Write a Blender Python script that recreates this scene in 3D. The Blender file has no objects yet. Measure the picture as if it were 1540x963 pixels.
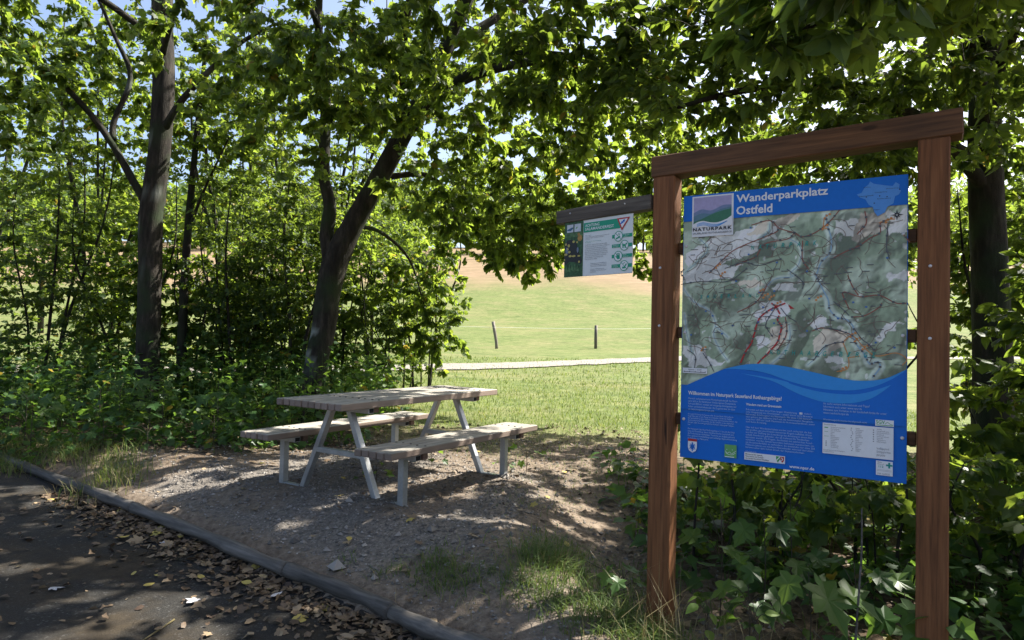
import bpy, math, random
import numpy as np
from mathutils import Vector, Matrix, Quaternion

# ------------------------------------------------------------------ camera, light, exposure
SC = bpy.context.scene
COL = SC.collection
R = math.radians
EYE = Vector((0.0, 0.0, 1.26))
LENS_PX, PITCH_UP, ROLL = 976.7, 0.0277, 0.0229

cam_data = bpy.data.cameras.new('camera')
cam = bpy.data.objects.new('camera', cam_data)
COL.objects.link(cam)
cam_data.sensor_fit = 'HORIZONTAL'
cam_data.sensor_width = 36.0
cam_data.lens = 36.0 * LENS_PX / 1540.0
cam_data.clip_start = 0.05
cam_data.clip_end = 2000.0
_pitch = Matrix.Rotation(PITCH_UP, 3, 'X')
_cr, _sr = math.cos(ROLL), math.sin(ROLL)
_x = _pitch @ Vector((_cr, 0, _sr))
_y = _pitch @ Vector((-_sr, 0, _cr))
_z = _pitch @ Vector((0, -1, 0))
_m = Matrix((_x, _y, _z)).transposed().to_4x4()
_m.translation = EYE
cam.matrix_world = _m
SC.camera = cam

SUN_AZ, SUN_EL = R(60), R(50)
SUN_DIR = Vector((math.sin(SUN_AZ) * math.cos(SUN_EL), math.cos(SUN_AZ) * math.cos(SUN_EL), math.sin(SUN_EL)))
world = bpy.data.worlds.new('World')
SC.world = world
world.use_nodes = True
_wn = world.node_tree
_wn.nodes.clear()
_sky = _wn.nodes.new('ShaderNodeTexSky')
_sky.sky_type = 'NISHITA'
_sky.sun_disc = False
_sky.sun_elevation = SUN_EL
_sky.sun_rotation = SUN_AZ
_sky.air_density = 0.85
_sky.dust_density = 3.5
_sky.ozone_density = 1.0
_bg = _wn.nodes.new('ShaderNodeBackground')
_bg.inputs['Strength'].default_value = 0.09
_wo = _wn.nodes.new('ShaderNodeOutputWorld')
_wn.links.new(_sky.outputs[0], _bg.inputs['Color'])
_wn.links.new(_bg.outputs[0], _wo.inputs['Surface'])
sun_data = bpy.data.lights.new('sun', 'SUN')
sun_data.energy = 5.0
sun_data.angle = R(0.53)
sun_data.color = (1.0, 0.95, 0.86)
sun = bpy.data.objects.new('sun', sun_data)
COL.objects.link(sun)
sun.location = (0, 0, 40)
sun.rotation_euler = SUN_DIR.to_track_quat('Z', 'Y').to_euler()

SC.view_settings.view_transform = 'Standard'
SC.view_settings.look = 'None'
SC.view_settings.exposure = 1.8
SC.view_settings.gamma = 1.0
SC.render.engine = 'CYCLES'
SC.cycles.max_bounces = 8
SC.cycles.diffuse_bounces = 5
SC.cycles.glossy_bounces = 3
SC.cycles.transmission_bounces = 5
SC.cycles.use_denoising = True
SC.cycles.sample_clamp_indirect = 8.0

RNG = np.random.default_rng(11)

# ------------------------------------------------------------------ small helpers
def tag(o, label=None, cat=None, group=None, kind=None):
    if label: o['label'] = label
    if cat: o['category'] = cat
    if group: o['group'] = group
    if kind: o['kind'] = kind
    return o

def empty(name, loc, rz=0.0):
    o = bpy.data.objects.new(name, None)
    COL.objects.link(o)
    o.location = loc
    o.rotation_euler = (0, 0, rz)
    o.empty_display_size = 0.1
    return o

def make_mesh(name, V, faces, mat=None, smooth=False, face_attr=None, vert_attrs=None):
    """faces: list of (n,k) integer arrays; face_attr: {'tint': float array over all faces in order}"""
    V = np.asarray(V, dtype=np.float32)
    me = bpy.data.meshes.new(name)
    faces = [np.asarray(f, dtype=np.int32) for f in faces if len(f)]
    nf = sum(len(f) for f in faces)
    nl = sum(f.size for f in faces)
    me.vertices.add(len(V))
    me.vertices.foreach_set('co', V.ravel())
    me.loops.add(nl)
    me.polygons.add(nf)
    loops = np.concatenate([f.ravel() for f in faces])
    totals = np.concatenate([np.full(len(f), f.shape[1], dtype=np.int32) for f in faces])
    starts = np.concatenate([[0], np.cumsum(totals)[:-1]]).astype(np.int32)
    me.loops.foreach_set('vertex_index', loops)
    me.polygons.foreach_set('loop_start', starts)
    try:
        me.polygons.foreach_set('loop_total', totals)
    except Exception:
        pass
    me.polygons.foreach_set('use_smooth', np.full(nf, bool(smooth)))
    if face_attr:
        for k, a in face_attr.items():
            at = me.attributes.new(k, 'FLOAT', 'FACE')
            at.data.foreach_set('value', np.asarray(a, dtype=np.float32))
    if vert_attrs:
        for k, a in vert_attrs.items():
            a = np.asarray(a, dtype=np.float32)
            if a.ndim == 2:
                at = me.attributes.new(k, 'FLOAT_COLOR', 'POINT')
                if a.shape[1] == 3: a = np.concatenate([a, np.ones((len(a), 1), np.float32)], 1)
                at.data.foreach_set('color', a.ravel())
            else:
                at = me.attributes.new(k, 'FLOAT', 'POINT')
                at.data.foreach_set('value', a)
    me.update(calc_edges=True)
    if mat: me.materials.append(mat)
    return me

def link(name, me, parent=None, loc=(0, 0, 0)):
    o = bpy.data.objects.new(name, me)
    COL.objects.link(o)
    o.location = loc
    if parent is not None: o.parent = parent
    return o

class Geo:
    """collects pieces of one mesh"""
    def __init__(s): s.V = []; s.F3 = []; s.F4 = []; s.n = 0
    def add(s, V, F3=None, F4=None):
        V = np.asarray(V, float)
        if F3 is not None and len(F3): s.F3.append(np.asarray(F3) + s.n)
        if F4 is not None and len(F4): s.F4.append(np.asarray(F4) + s.n)
        s.V.append(V); s.n += len(V)
    def box(s, c, size, M=None):
        c = np.asarray(c, float); h = np.asarray(size, float) / 2
        v = np.array([[x, y, z] for x in (-1, 1) for y in (-1, 1) for z in (-1, 1)]) * h
        if M is not None: v = v @ np.asarray(M).T
        s.add(v + c, None, [[0, 1, 3, 2], [4, 6, 7, 5], [0, 4, 5, 1], [2, 3, 7, 6], [0, 2, 6, 4], [1, 5, 7, 3]])
    def bevel_box(s, c, size, b=0.003, M=None):
        """box with chamfered edges (all twelve)"""
        c = np.asarray(c, float); h = np.asarray(size, float) / 2
        vs = []; idx = {}
        for ax in range(3):
            for sx in (-1, 1):
                for sy in (-1, 1):
                    for sz in (-1, 1):
                        sg = np.array([sx, sy, sz])
                        p = sg * (h - b); p[ax] = sg[ax] * h[ax]
                        idx[(ax, sx, sy, sz)] = len(vs); vs.append(p)
        F4 = []; F3 = []
        S = (-1, 1)
        def order(axis, sgn):
            o = [k for k in range(3) if k != axis]
            q = []
            for a, b_ in ((-1, -1), (1, -1), (1, 1), (-1, 1)):
                sg = [0, 0, 0]; sg[axis] = sgn; sg[o[0]] = a; sg[o[1]] = b_
                q.append(idx[(axis, *sg)])
            return q
        for ax in range(3):
            for sg in S: F4.append(order(ax, sg))
        for e in range(3):      # edges along axis e
            a, b_ = [k for k in range(3) if k != e]
            for sa in S:
                for sb in S:
                    q = []
                    for se, axx in ((-1, a), (1, a), (1, b_), (-1, b_)):
                        sg = [0, 0, 0]; sg[e] = se; sg[a] = sa; sg[b_] = sb
                        q.append(idx[(axx, *sg)])
                    F4.append(q)
        for sx in S:
            for sy in S:
                for sz in S: F3.append([idx[(0, sx, sy, sz)], idx[(1, sx, sy, sz)], idx[(2, sx, sy, sz)]])
        v = np.array(vs)
        if M is not None: v = v @ np.asarray(M).T
        s.add(v + c, F3, F4)
    def bar(s, p, q, w, d, up=(0, 0, 1), b=0.003):
        """square tube from p to q, w wide across up, d deep along up"""
        p = np.asarray(p, float); q = np.asarray(q, float)
        ax = q - p; L = np.linalg.norm(ax); ax /= L
        up = np.asarray(up, float); up = up - ax * (up @ ax); up /= np.linalg.norm(up)
        sd = np.cross(up, ax)
        s.bevel_box((p + q) / 2, (L, w, d), b, np.stack([ax, sd, up], 1))
    def tube(s, P, r, n=8, cap=True, rough=0.0, rng=None):
        V, F4, F3 = tube(P, r, n, cap, rough, rng); s.add(V, F3, F4)
    def build(s, name, mat, parent=None, loc=(0, 0, 0), smooth=False, **kw):
        V = np.concatenate(s.V)
        fs = []
        if s.F4: fs.append(np.concatenate(s.F4))
        if s.F3: fs.append(np.concatenate(s.F3))
        return link(name, make_mesh(name, V, fs, mat, smooth, **kw), parent, loc)

def tube(P, r, n=8, cap=True, rough=0.0, rng=None):
    P = np.asarray(P, float); m = len(P)
    r = np.broadcast_to(np.asarray(r, float), (m,))
    T = np.gradient(P, axis=0); T /= np.linalg.norm(T, axis=1)[:, None] + 1e-9
    ref = np.array([0.31, 0.95, 0.05]) if abs(T[0, 2]) > 0.6 else np.array([0.0, 0.1, 1.0])
    U = np.cross(T, ref); U /= np.linalg.norm(U, axis=1)[:, None] + 1e-9
    W = np.cross(T, U)
    a = np.linspace(0, 2 * np.pi, n, endpoint=False)
    ring = U[:, None] * np.cos(a)[None, :, None] + W[:, None] * np.sin(a)[None, :, None]
    rr = r[:, None]
    if rough and rng is not None:
        rr = rr * (1 + rough * rng.standard_normal((m, n)))
    V = (P[:, None] + ring * np.broadcast_to(rr, (m, n))[:, :, None]).reshape(-1, 3)
    i = np.arange(m - 1)[:, None] * n; j = np.arange(n)[None]; k = (j + 1) % n
    F4 = np.stack([i + j, i + k, i + n + k, i + n + j], -1).reshape(-1, 4)
    F3 = None
    if cap:
        V = np.concatenate([V, P[:1], P[-1:]])
        c0, c1 = m * n, m * n + 1
        jj = np.arange(n); kk = (jj + 1) % n
        F3 = np.concatenate([np.stack([np.full(n, c0), kk, jj], 1), np.stack([np.full(n, c1), (m - 1) * n + jj, (m - 1) * n + kk], 1)])
    return V, F4, F3

def smooth_path(P, k=6):
    """Catmull-Rom resampling of a polyline with any number of columns"""
    P = np.asarray(P, float)
    Q = np.concatenate([2 * P[:1] - P[1:2], P, 2 * P[-1:] - P[-2:-1]])
    out = []
    for i in range(1, len(Q) - 2):
        a, b, c, d = Q[i - 1:i + 3]
        for t in np.linspace(0, 1, k, endpoint=False):
            out.append(0.5 * (2 * b + (c - a) * t + (2 * a - 5 * b + 4 * c - d) * t ** 2 + (3 * b - a - 3 * c + d) * t ** 3))
    out.append(Q[-2])
    return np.array(out)

_lat = np.random.default_rng(5).random((64, 64))
def vnoise(x, y):
    xi = np.floor(x).astype(int); yi = np.floor(y).astype(int)
    fx = x - xi; fy = y - yi
    fx = fx * fx * (3 - 2 * fx); fy = fy * fy * (3 - 2 * fy)
    g = lambda a, b: _lat[a % 64, b % 64]
    return (g(xi, yi) * (1 - fx) + g(xi + 1, yi) * fx) * (1 - fy) + (g(xi, yi + 1) * (1 - fx) + g(xi + 1, yi + 1) * fx) * fy
def fbm(x, y, o=4):
    s = 0; a = 0.5
    for k in range(o):
        s = s + a * vnoise(x * 2 ** k + 7.3 * k, y * 2 ** k + 3.1 * k); a *= 0.5
    return s
def sstep(a, b, x):
    t = np.clip((x - a) / (b - a), 0, 1); return t * t * (3 - 2 * t)

# ------------------------------------------------------------------ materials
def nodes_of(name):
    m = bpy.data.materials.new(name); m.use_nodes = True
    nt = m.node_tree; nt.nodes.clear()
    out = nt.nodes.new('ShaderNodeOutputMaterial')
    return m, nt, out
def nd(nt, t, **kw):
    n = nt.nodes.new(t)
    for k, v in kw.items():
        if k in n.inputs: n.inputs[k].default_value = v
        else: setattr(n, k, v)
    return n
def ramp(nt, fac, stops):
    r = nt.nodes.new('ShaderNodeValToRGB')
    e = r.color_ramp.elements
    while len(e) < len(stops): e.new(0.5)
    for el, (p, c) in zip(e, stops):
        el.position = p; el.color = (*c, 1)
    nt.links.new(fac, r.inputs[0])
    return r.outputs[0]
def mixc(nt, fac, a, b, mode='MIX'):
    m = nt.nodes.new('ShaderNodeMix'); m.data_type = 'RGBA'; m.blend_type = mode
    for s, v in ((m.inputs[0], fac), (m.inputs[6], a), (m.inputs[7], b)):
        if hasattr(v, 'is_linked'): nt.links.new(v, s)
        elif isinstance(v, (int, float)): s.default_value = v
        else: s.default_value = (*v, 1)
    return m.outputs[2]
def noise(nt, scale, detail=4, rough=0.55, vec=None, stretch=None):
    if vec is None:
        vec = nt.nodes.new('ShaderNodeTexCoord').outputs['Object']
    if stretch is not None:
        mp = nt.nodes.new('ShaderNodeMapping'); mp.inputs['Scale'].default_value = stretch
        nt.links.new(vec, mp.inputs[0]); vec = mp.outputs[0]
    n = nd(nt, 'ShaderNodeTexNoise', Scale=scale, Detail=detail, Roughness=rough)
    nt.links.new(vec, n.inputs['Vector'])
    return n.outputs[0]
def bump(nt, h, strength=0.4, dist=0.01):
    b = nd(nt, 'ShaderNodeBump', Strength=strength, Distance=dist)
    nt.links.new(h, b.inputs['Height'])
    return b.outputs[0]
def principled(nt, out, color, rough=0.7, normal=None, metal=0.0, spec=0.5):
    p = nt.nodes.new('ShaderNodeBsdfPrincipled')
    if hasattr(color, 'is_linked'): nt.links.new(color, p.inputs['Base Color'])
    else: p.inputs['Base Color'].default_value = (*color, 1)
    if hasattr(rough, 'is_linked'): nt.links.new(rough, p.inputs['Roughness'])
    else: p.inputs['Roughness'].default_value = rough
    p.inputs['Metallic'].default_value = metal
    p.inputs['Specular IOR Level'].default_value = spec
    if normal is not None: nt.links.new(normal, p.inputs['Normal'])
    if out is not None: nt.links.new(p.outputs[0], out.inputs[0])
    return p
def attr(nt, name, what='Fac'):
    a = nt.nodes.new('ShaderNodeAttribute'); a.attribute_name = name
    return a.outputs[what]

def flat_mat(name, c, rough=0.5, grain=0.08):
    m, nt, out = nodes_of(name)
    n = noise(nt, 60, 3)
    c2 = tuple(v * (1 - grain) for v in c); c3 = tuple(min(1, v * (1 + grain)) for v in c)
    principled(nt, out, ramp(nt, n, [(0.3, c2), (0.7, c3)]), rough, spec=0.25)
    return m

def leaf_mat(name, dark, mid, light, trans, fac=0.45, rough=0.42):
    m, nt, out = nodes_of(name)
    t = attr(nt, 'tint')
    col = ramp(nt, t, [(0.0, dark), (0.55, mid), (0.93, light), (1.0, (0.22, 0.17, 0.03))])
    n = noise(nt, 35, 2)
    col2 = mixc(nt, n, col, mixc(nt, 1.0, col, (0.72, 0.78, 0.7), 'MULTIPLY'))
    p = principled(nt, None, col2, rough, spec=0.28)
    tr = nt.nodes.new('ShaderNodeBsdfTranslucent')
    tcol = ramp(nt, t, [(0.0, tuple(v * 0.7 for v in trans)), (0.6, trans), (0.93, (trans[0] * 1.5, trans[1] * 1.2, trans[2])), (1.0, (0.4, 0.3, 0.04))])
    nt.links.new(tcol, tr.inputs[0])
    mx = nt.nodes.new('ShaderNodeMixShader'); mx.inputs[0].default_value = fac
    nt.links.new(p.outputs[0], mx.inputs[1]); nt.links.new(tr.outputs[0], mx.inputs[2])
    nt.links.new(mx.outputs[0], out.inputs[0])
    return m

M = {}
M['leaf_maple'] = leaf_mat('maple_leaf', (0.020, 0.043, 0.014), (0.032, 0.064, 0.018), (0.062, 0.10, 0.022), (0.36, 0.50, 0.055), 0.45, 0.5)
M['leaf_hazel'] = leaf_mat('hornbeam_leaf', (0.018, 0.037, 0.014), (0.028, 0.056, 0.018), (0.055, 0.09, 0.02), (0.33, 0.47, 0.05), 0.36, 0.5)
M['leaf_low'] = leaf_mat('undergrowth_leaf', (0.026, 0.065, 0.022), (0.045, 0.10, 0.028), (0.09, 0.15, 0.03), (0.18, 0.32, 0.04))
M['leaf_far'] = leaf_mat('far_leaf', (0.03, 0.06, 0.02), (0.05, 0.09, 0.03), (0.08, 0.12, 0.03), (0.30, 0.42, 0.05), 0.45)
M['leaf_pale'] = leaf_mat('climber_leaf', (0.06, 0.12, 0.03), (0.10, 0.17, 0.04), (0.14, 0.20, 0.04), (0.25, 0.38, 0.05))
M['grass'] = leaf_mat('grass_blade', (0.05, 0.10, 0.02), (0.10, 0.15, 0.035), (0.24, 0.22, 0.09), (0.20, 0.28, 0.05), 0.35, 0.55)
M['straw'] = leaf_mat('dry_grass', (0.20, 0.16, 0.08), (0.28, 0.23, 0.12), (0.36, 0.30, 0.17), (0.25, 0.2, 0.09), 0.25, 0.6)

def dry_leaf_mat(name, stops):
    m, nt, out = nodes_of(name)
    t = attr(nt, 'tint')
    col = ramp(nt, t, stops)
    n = noise(nt, 60, 3)
    principled(nt, out, mixc(nt, n, col, mixc(nt, 1.0, col, (0.6, 0.55, 0.5), 'MULTIPLY')), 0.6, spec=0.3)
    return m
M['dry'] = dry_leaf_mat('dry_fallen_leaf', [(0.0, (0.075, 0.05, 0.034)), (0.35, (0.17, 0.12, 0.075)), (0.65, (0.29, 0.22, 0.14)), (0.85, (0.38, 0.30, 0.17)), (1.0, (0.46, 0.37, 0.10))])
M['silver'] = dry_leaf_mat('silvery_leaf_underside', [(0.0, (0.40, 0.40, 0.42)), (1.0, (0.55, 0.55, 0.58))])

def bark_mat(name, a, b, c):
    m, nt, out = nodes_of(name)
    v = nt.nodes.new('ShaderNodeTexCoord').outputs['Object']
    n1 = noise(nt, 14, 6, 0.65, v, (1, 1, 0.22))
    n2 = noise(nt, 3.0, 3, 0.5, v)
    n3 = noise(nt, 90, 2, 0.5, v)
    col = ramp(nt, n1, [(0.28, a), (0.5, b), (0.72, c)])
    col = mixc(nt, ramp(nt, n2, [(0.45, (0, 0, 0)), (0.7, (1, 1, 1))]), col, tuple(0.6 * x + 0.02 * k for x, k in zip(b, (0.6, 1.3, 0.4))))
    col = mixc(nt, attr(nt, 'lichen'), col, (0.33, 0.36, 0.33))
    h = mixc(nt, 0.25, n1, n3)
    principled(nt, out, col, 0.88, bump(nt, h, 0.9, 0.03), spec=0.2)
    return m
M['bark'] = bark_mat('tree_bark', (0.010, 0.0085, 0.007), (0.026, 0.022, 0.018), (0.065, 0.054, 0.043))
M['twig'] = bark_mat('twig_bark', (0.03, 0.024, 0.018), (0.06, 0.048, 0.035), (0.10, 0.08, 0.06))

def wood_mat(name, a, b, c, axis=0, grain=70, dirt=(0.02, 0.018, 0.015), dirt_amt=0.35, sides=None):
    """sawn timber with its grain along the given local axis"""
    m, nt, out = nodes_of(name)
    v = nt.nodes.new('ShaderNodeTexCoord').outputs['Object']
    st = [1.0, 1.0, 1.0]; st[axis] = 0.05
    oi = nt.nodes.new('ShaderNodeObjectInfo')
    ad = nt.nodes.new('ShaderNodeVectorMath'); ad.operation = 'ADD'
    sc = nt.nodes.new('ShaderNodeVectorMath'); sc.operation = 'SCALE'; sc.inputs[0].default_value = (9, 7, 5)
    nt.links.new(oi.outputs['Random'], sc.inputs['Scale'])
    nt.links.new(v, ad.inputs[0]); nt.links.new(sc.outputs[0], ad.inputs[1])
    v = ad.outputs[0]
    g = noise(nt, grain, 5, 0.6, v, st)
    big = noise(nt, 4, 3, 0.6, v, tuple(0.3 if k == axis else 1 for k in range(3)))
    col = ramp(nt, g, [(0.3, a), (0.52, b), (0.75, c)])
    col = mixc(nt, ramp(nt, big, [(0.5, (0, 0, 0)), (0.8, (dirt_amt,) * 3)]), col, dirt)
    st2 = [14.0, 14.0, 14.0]; st2[axis] = 0.6
    ck = noise(nt, 1.0, 4, 0.7, v, tuple(st2))
    crack = ramp(nt, ck, [(0.315, (1, 1, 1)), (0.345, (0, 0, 0))])
    col = mixc(nt, crack, col, tuple(x * 0.28 for x in a))
    st3 = [9.0, 9.0, 9.0]; st3[axis] = 3.2
    kv = nt.nodes.new('ShaderNodeMapping'); kv.inputs['Scale'].default_value = st3; nt.links.new(v, kv.inputs[0])
    kn = nd(nt, 'ShaderNodeTexVoronoi', Scale=1.0); nt.links.new(kv.outputs[0], kn.inputs['Vector'])
    col = mixc(nt, ramp(nt, kn.outputs['Distance'], [(0.07, (0.8, 0.8, 0.8)), (0.13, (0, 0, 0))]), col, tuple(x * 0.45 for x in a))
    if sides is not None:       # only the upper face has weathered to grey
        tcn = nt.nodes.new('ShaderNodeTexCoord'); sp = nt.nodes.new('ShaderNodeSeparateXYZ')
        nt.links.new(tcn.outputs['Normal'], sp.inputs[0])
        col = mixc(nt, ramp(nt, sp.outputs[2], [(0.5, (1, 1, 1)), (0.9, (0, 0, 0))]), col, mixc(nt, g, tuple(v * 0.7 for v in sides), tuple(v * 1.2 for v in sides)))
    br = nt.nodes.new('ShaderNodeMapRange'); br.inputs[3].default_value = 0.82; br.inputs[4].default_value = 1.15
    nt.links.new(oi.outputs['Random'], br.inputs[0])
    cm = nt.nodes.new('ShaderNodeVectorMath'); cm.operation = 'SCALE'
    nt.links.new(col, cm.inputs[0]); nt.links.new(br.outputs[0], cm.inputs['Scale'])
    principled(nt, out, cm.outputs[0], 0.72, bump(nt, g, 0.35, 0.004), spec=0.3)
    return m
M['plank'] = wood_mat('weathered_plank', (0.20, 0.185, 0.155), (0.30, 0.28, 0.24), (0.40, 0.375, 0.325), 0, dirt_amt=0.18, sides=(0.23, 0.175, 0.14))
M['plank_red'] = wood_mat('brown_cleat', (0.10, 0.06, 0.045), (0.15, 0.09, 0.065), (0.19, 0.12, 0.09), 0)
M['post'] = wood_mat('stained_post', (0.09, 0.036, 0.013), (0.172, 0.069, 0.025), (0.245, 0.108, 0.042), 2, 60)
M['beam'] = wood_mat('stained_beam', (0.058, 0.029, 0.014), (0.118, 0.057, 0.025), (0.18, 0.09, 0.042), 0, 60, dirt_amt=0.7)
M['grey_arm'] = wood_mat('grey_weathered_arm', (0.06, 0.05, 0.04), (0.11, 0.093, 0.075), (0.17, 0.148, 0.12), 0, 60, dirt_amt=0.5)
M['log'] = wood_mat('grey_log', (0.05, 0.044, 0.038), (0.11, 0.099, 0.087), (0.20, 0.18, 0.158), 0, 40, dirt_amt=0.6)
M['fence_post'] = wood_mat('fence_post_wood', (0.10, 0.085, 0.07), (0.17, 0.15, 0.12), (0.24, 0.21, 0.18), 2, 30)

def galv_mat():
    m, nt, out = nodes_of('galvanised_steel')
    v = nt.nodes.new('ShaderNodeTexCoord').outputs['Object']
    vo = nd(nt, 'ShaderNodeTexVoronoi', Scale=55); nt.links.new(v, vo.inputs['Vector'])
    n = noise(nt, 7, 4, 0.6, v)
    col = mixc(nt, 0.5, ramp(nt, vo.outputs['Distance'], [(0, (0.30, 0.315, 0.325)), (1, (0.43, 0.445, 0.455))]), ramp(nt, n, [(0.3, (0.25, 0.265, 0.275)), (0.7, (0.46, 0.475, 0.48))]))
    rg = ramp(nt, n, [(0.3, (0.34,) * 3), (0.7, (0.5,) * 3)])
    principled(nt, out, col, rg, None, metal=0.6)
    return m
M['galv'] = galv_mat()
M['screw'] = flat_mat('screw_steel', (0.55, 0.55, 0.56), 0.3)
M['mouth_shade'] = flat_mat('painted_mouth_shade', (0.012, 0.012, 0.012), 0.9)  # near-black colour that paints the shade inside open tube ends
# ------------------------------------------------------------------ the lie of the land
LOG_A = np.array([-0.07, 3.15]); LOG_DIR = np.array([-0.805, 0.593]); LOG_N = np.array([0.593, 0.805])
def log_coords(x, y):
    dx, dy = x - LOG_A[0], y - LOG_A[1]
    return dx * LOG_DIR[0] + dy * LOG_DIR[1], dx * LOG_N[0] + dy * LOG_N[1]      # along, beyond
def log_height(s): return -0.19 + 0.10 * np.clip(s / 4.4, -0.3, 1.4)
_ty = np.array([-60, 9, 16, 22, 28, 36, 60, 80, 110, 150, 230, 400.0])
_tz = np.array([0, 0, 0.13, 0.36, 0.52, 0.75, 3.2, 7.0, 14.5, 22, 33, 45.0])
def terrain(x, y, rough=True):
    x = np.asarray(x, float); y = np.asarray(y, float)
    s, d = log_coords(x, y)
    zl = log_height(s)
    z = (zl - 0.10) * (1 - sstep(-0.1, 0.05, d)) + zl * (sstep(-0.1, 0.05, d)) * (1 - sstep(0.0, 0.75, d))
    # the bank under the board falls away to the right
    z = z - 0.29 * sstep(-0.1, 0.9, x) * (1 - sstep(4.2, 7.5, y)) * sstep(0.0, 0.7, d)
    # a slight mound at the table's near feet
    z = z + 0.035 * np.exp(-(((x + 0.95) / 0.35) ** 2 + ((y - 4.85) / 0.3) ** 2))
    far = np.interp(y + 0.10 * np.clip(x, -40, 60) * sstep(9, 30, y), _ty, _tz)
    z = z + far * sstep(8, 12, y)
    if rough:
        near = 1 - sstep(14, 30, y)
        z = z + near * (fbm(x * 1.7, y * 1.7, 3) - 0.45) * 0.036 * sstep(-0.15, 0.3, d) + (fbm(x * 0.08, y * 0.08, 3) - 0.45) * 0.8 * sstep(25, 70, y)
    return z
def tz(x, y): return float(terrain(np.array([x]), np.array([y]))[0])

# zones on the ground: worn gravel, leaf litter under the bushes, meadow grass
def zone_gravel(x, y):
    s, d = log_coords(x, y)
    n = fbm(x * 0.9 + 3, y * 0.9, 3) - 0.45
    g = sstep(0.05, 0.2, d) * (1 - sstep(2.0, 3.0, d + n * 2.4)) * (1 - sstep(-0.6, 0.6, x + n * 1.7)) * (1 - sstep(3.4, 4.1, s + n))
    return np.clip(g * (0.25 + 0.9 * sstep(-0.10, 0.08, fbm(x * 2.1 + 4, y * 2.1, 3) - 0.43)), 0, 1)
def zone_grass(x, y):
    n = fbm(x * 0.8, y * 0.8 + 9, 4) - 0.45
    return np.maximum(sstep(7.3, 9.8, y + n * 3.2 + 0.25 * np.clip(x, -2, 3)) * sstep(-3.2, -1.6, x + n * 1.5 + 0.25 * np.clip(y - 9, 0, 60)), sstep(11.2, 12.4, y + n * 2))
def dry_meadow(x, y):
    n = fbm(x * 0.05, y * 0.09, 4) - 0.45
    return np.clip(sstep(78, 86, y + n * 22) * 0.95, 0, 1)

def ground_mat():
    m, nt, out = nodes_of('ground_soil_gravel_and_grass')
    v = nt.nodes.new('ShaderNodeTexCoord').outputs['Object']
    n1 = noise(nt, 2.2, 6, 0.65, v); n2 = noise(nt, 22, 5, 0.7, v); n3 = noise(nt, 110, 3, 0.6, v)
    vo = nd(nt, 'ShaderNodeTexVoronoi', Scale=70); nt.links.new(v, vo.inputs['Vector'])
    soil = ramp(nt, n2, [(0.25, (0.085, 0.060, 0.042)), (0.5, (0.185, 0.143, 0.105)), (0.75, (0.31, 0.25, 0.19))])
    grav = mixc(nt, 0.5, ramp(nt, vo.outputs['Color'], [(0.1, (0.085, 0.077, 0.068)), (0.6, (0.195, 0.176, 0.155)), (1.0, (0.38, 0.35, 0.315))]), ramp(nt, n2, [(0.3, (0.105, 0.09, 0.076)), (0.7, (0.22, 0.195, 0.168))]))
    n4 = noise(nt, 0.35, 5, 0.6, v)
    gr = ramp(nt, n2, [(0.25, (0.07, 0.11, 0.026)), (0.5, (0.135, 0.165, 0.052)), (0.72, (0.225, 0.22, 0.095))])
    gr = mixc(nt, ramp(nt, n4, [(0.45, (0, 0, 0)), (0.65, (0.6, 0.6, 0.6))]), gr, (0.22, 0.195, 0.095))
    n5 = noise(nt, 1.1, 6, 0.7, v, (0.5, 1.6, 1))
    gr = mixc(nt, ramp(nt, n5, [(0.38, (0.55, 0.55, 0.55)), (0.55, (0, 0, 0))]), gr, mixc(nt, 1.0, gr, (0.5, 0.62, 0.45), 'MULTIPLY'))
    n7 = noise(nt, 2.6, 9, 0.78, v)
    gr = mixc(nt, ramp(nt, n7, [(0.36, (0.85, 0.85, 0.85)), (0.55, (0, 0, 0))]), gr, mixc(nt, 1.0, gr, (0.42, 0.55, 0.35), 'MULTIPLY'))
    n6 = noise(nt, 0.5, 6, 0.75, v, (0.5, 1.5, 1)); dry = ramp(nt, n6, [(0.3, (0.14, 0.115, 0.06)), (0.5, (0.22, 0.155, 0.095)), (0.7, (0.29, 0.205, 0.13))])
    lit = ramp(nt, n2, [(0.3, (0.028, 0.02, 0.014)), (0.5, (0.07, 0.048, 0.03)), (0.75, (0.15, 0.10, 0.06))])
    col = mixc(nt, attr(nt, 'gravel'), soil, grav)
    col = mixc(nt, attr(nt, 'litter'), col, lit)
    col = mixc(nt, attr(nt, 'grass'), col, gr)
    col = mixc(nt, attr(nt, 'dry'), col, dry)
    col = mixc(nt, n1, mixc(nt, 1.0, col, (0.72, 0.72, 0.72), 'MULTIPLY'), col)
    h = mixc(nt, 0.5, n2, n3)
    principled(nt, out, col, 0.92, bump(nt, h, 0.8, 0.02), spec=0.15)
    return m

def spaced(lo, hi, dlo, dhi, fine, coarse):
    """coordinates from lo to hi, fine between dlo and dhi and growing outside"""
    a = list(np.arange(dlo, dhi + 1e-6, fine))
    st = fine; x = dhi
    while x < hi: st = min(st * 1.12, coarse); x += st; a.append(x)
    st = fine; x = dlo
    while x > lo: st = min(st * 1.12, coarse); x -= st; a.insert(0, x)
    return np.array(a)
gx = spaced(-260, 260, -5.5, 3.0, 0.075, 9.0); gy = spaced(-60, 330, 2.6, 9.0, 0.075, 7.0)
GX, GY = np.meshgrid(gx, gy)
GZ = terrain(GX, GY)
nx, ny = len(gx), len(gy)
ii = np.arange(ny - 1)[:, None] * nx + np.arange(nx - 1)[None]
quads = np.stack([ii, ii + 1, ii + nx + 1, ii + nx], -1).reshape(-1, 4)
fx, fy = GX.ravel(), GY.ravel()
g_grass = zone_grass(fx, fy)
g_grav = zone_gravel(fx, fy)
_s, _d = log_coords(fx, fy)
litn = fbm(fx * 1.3, fy * 1.3, 3) - 0.45
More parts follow.
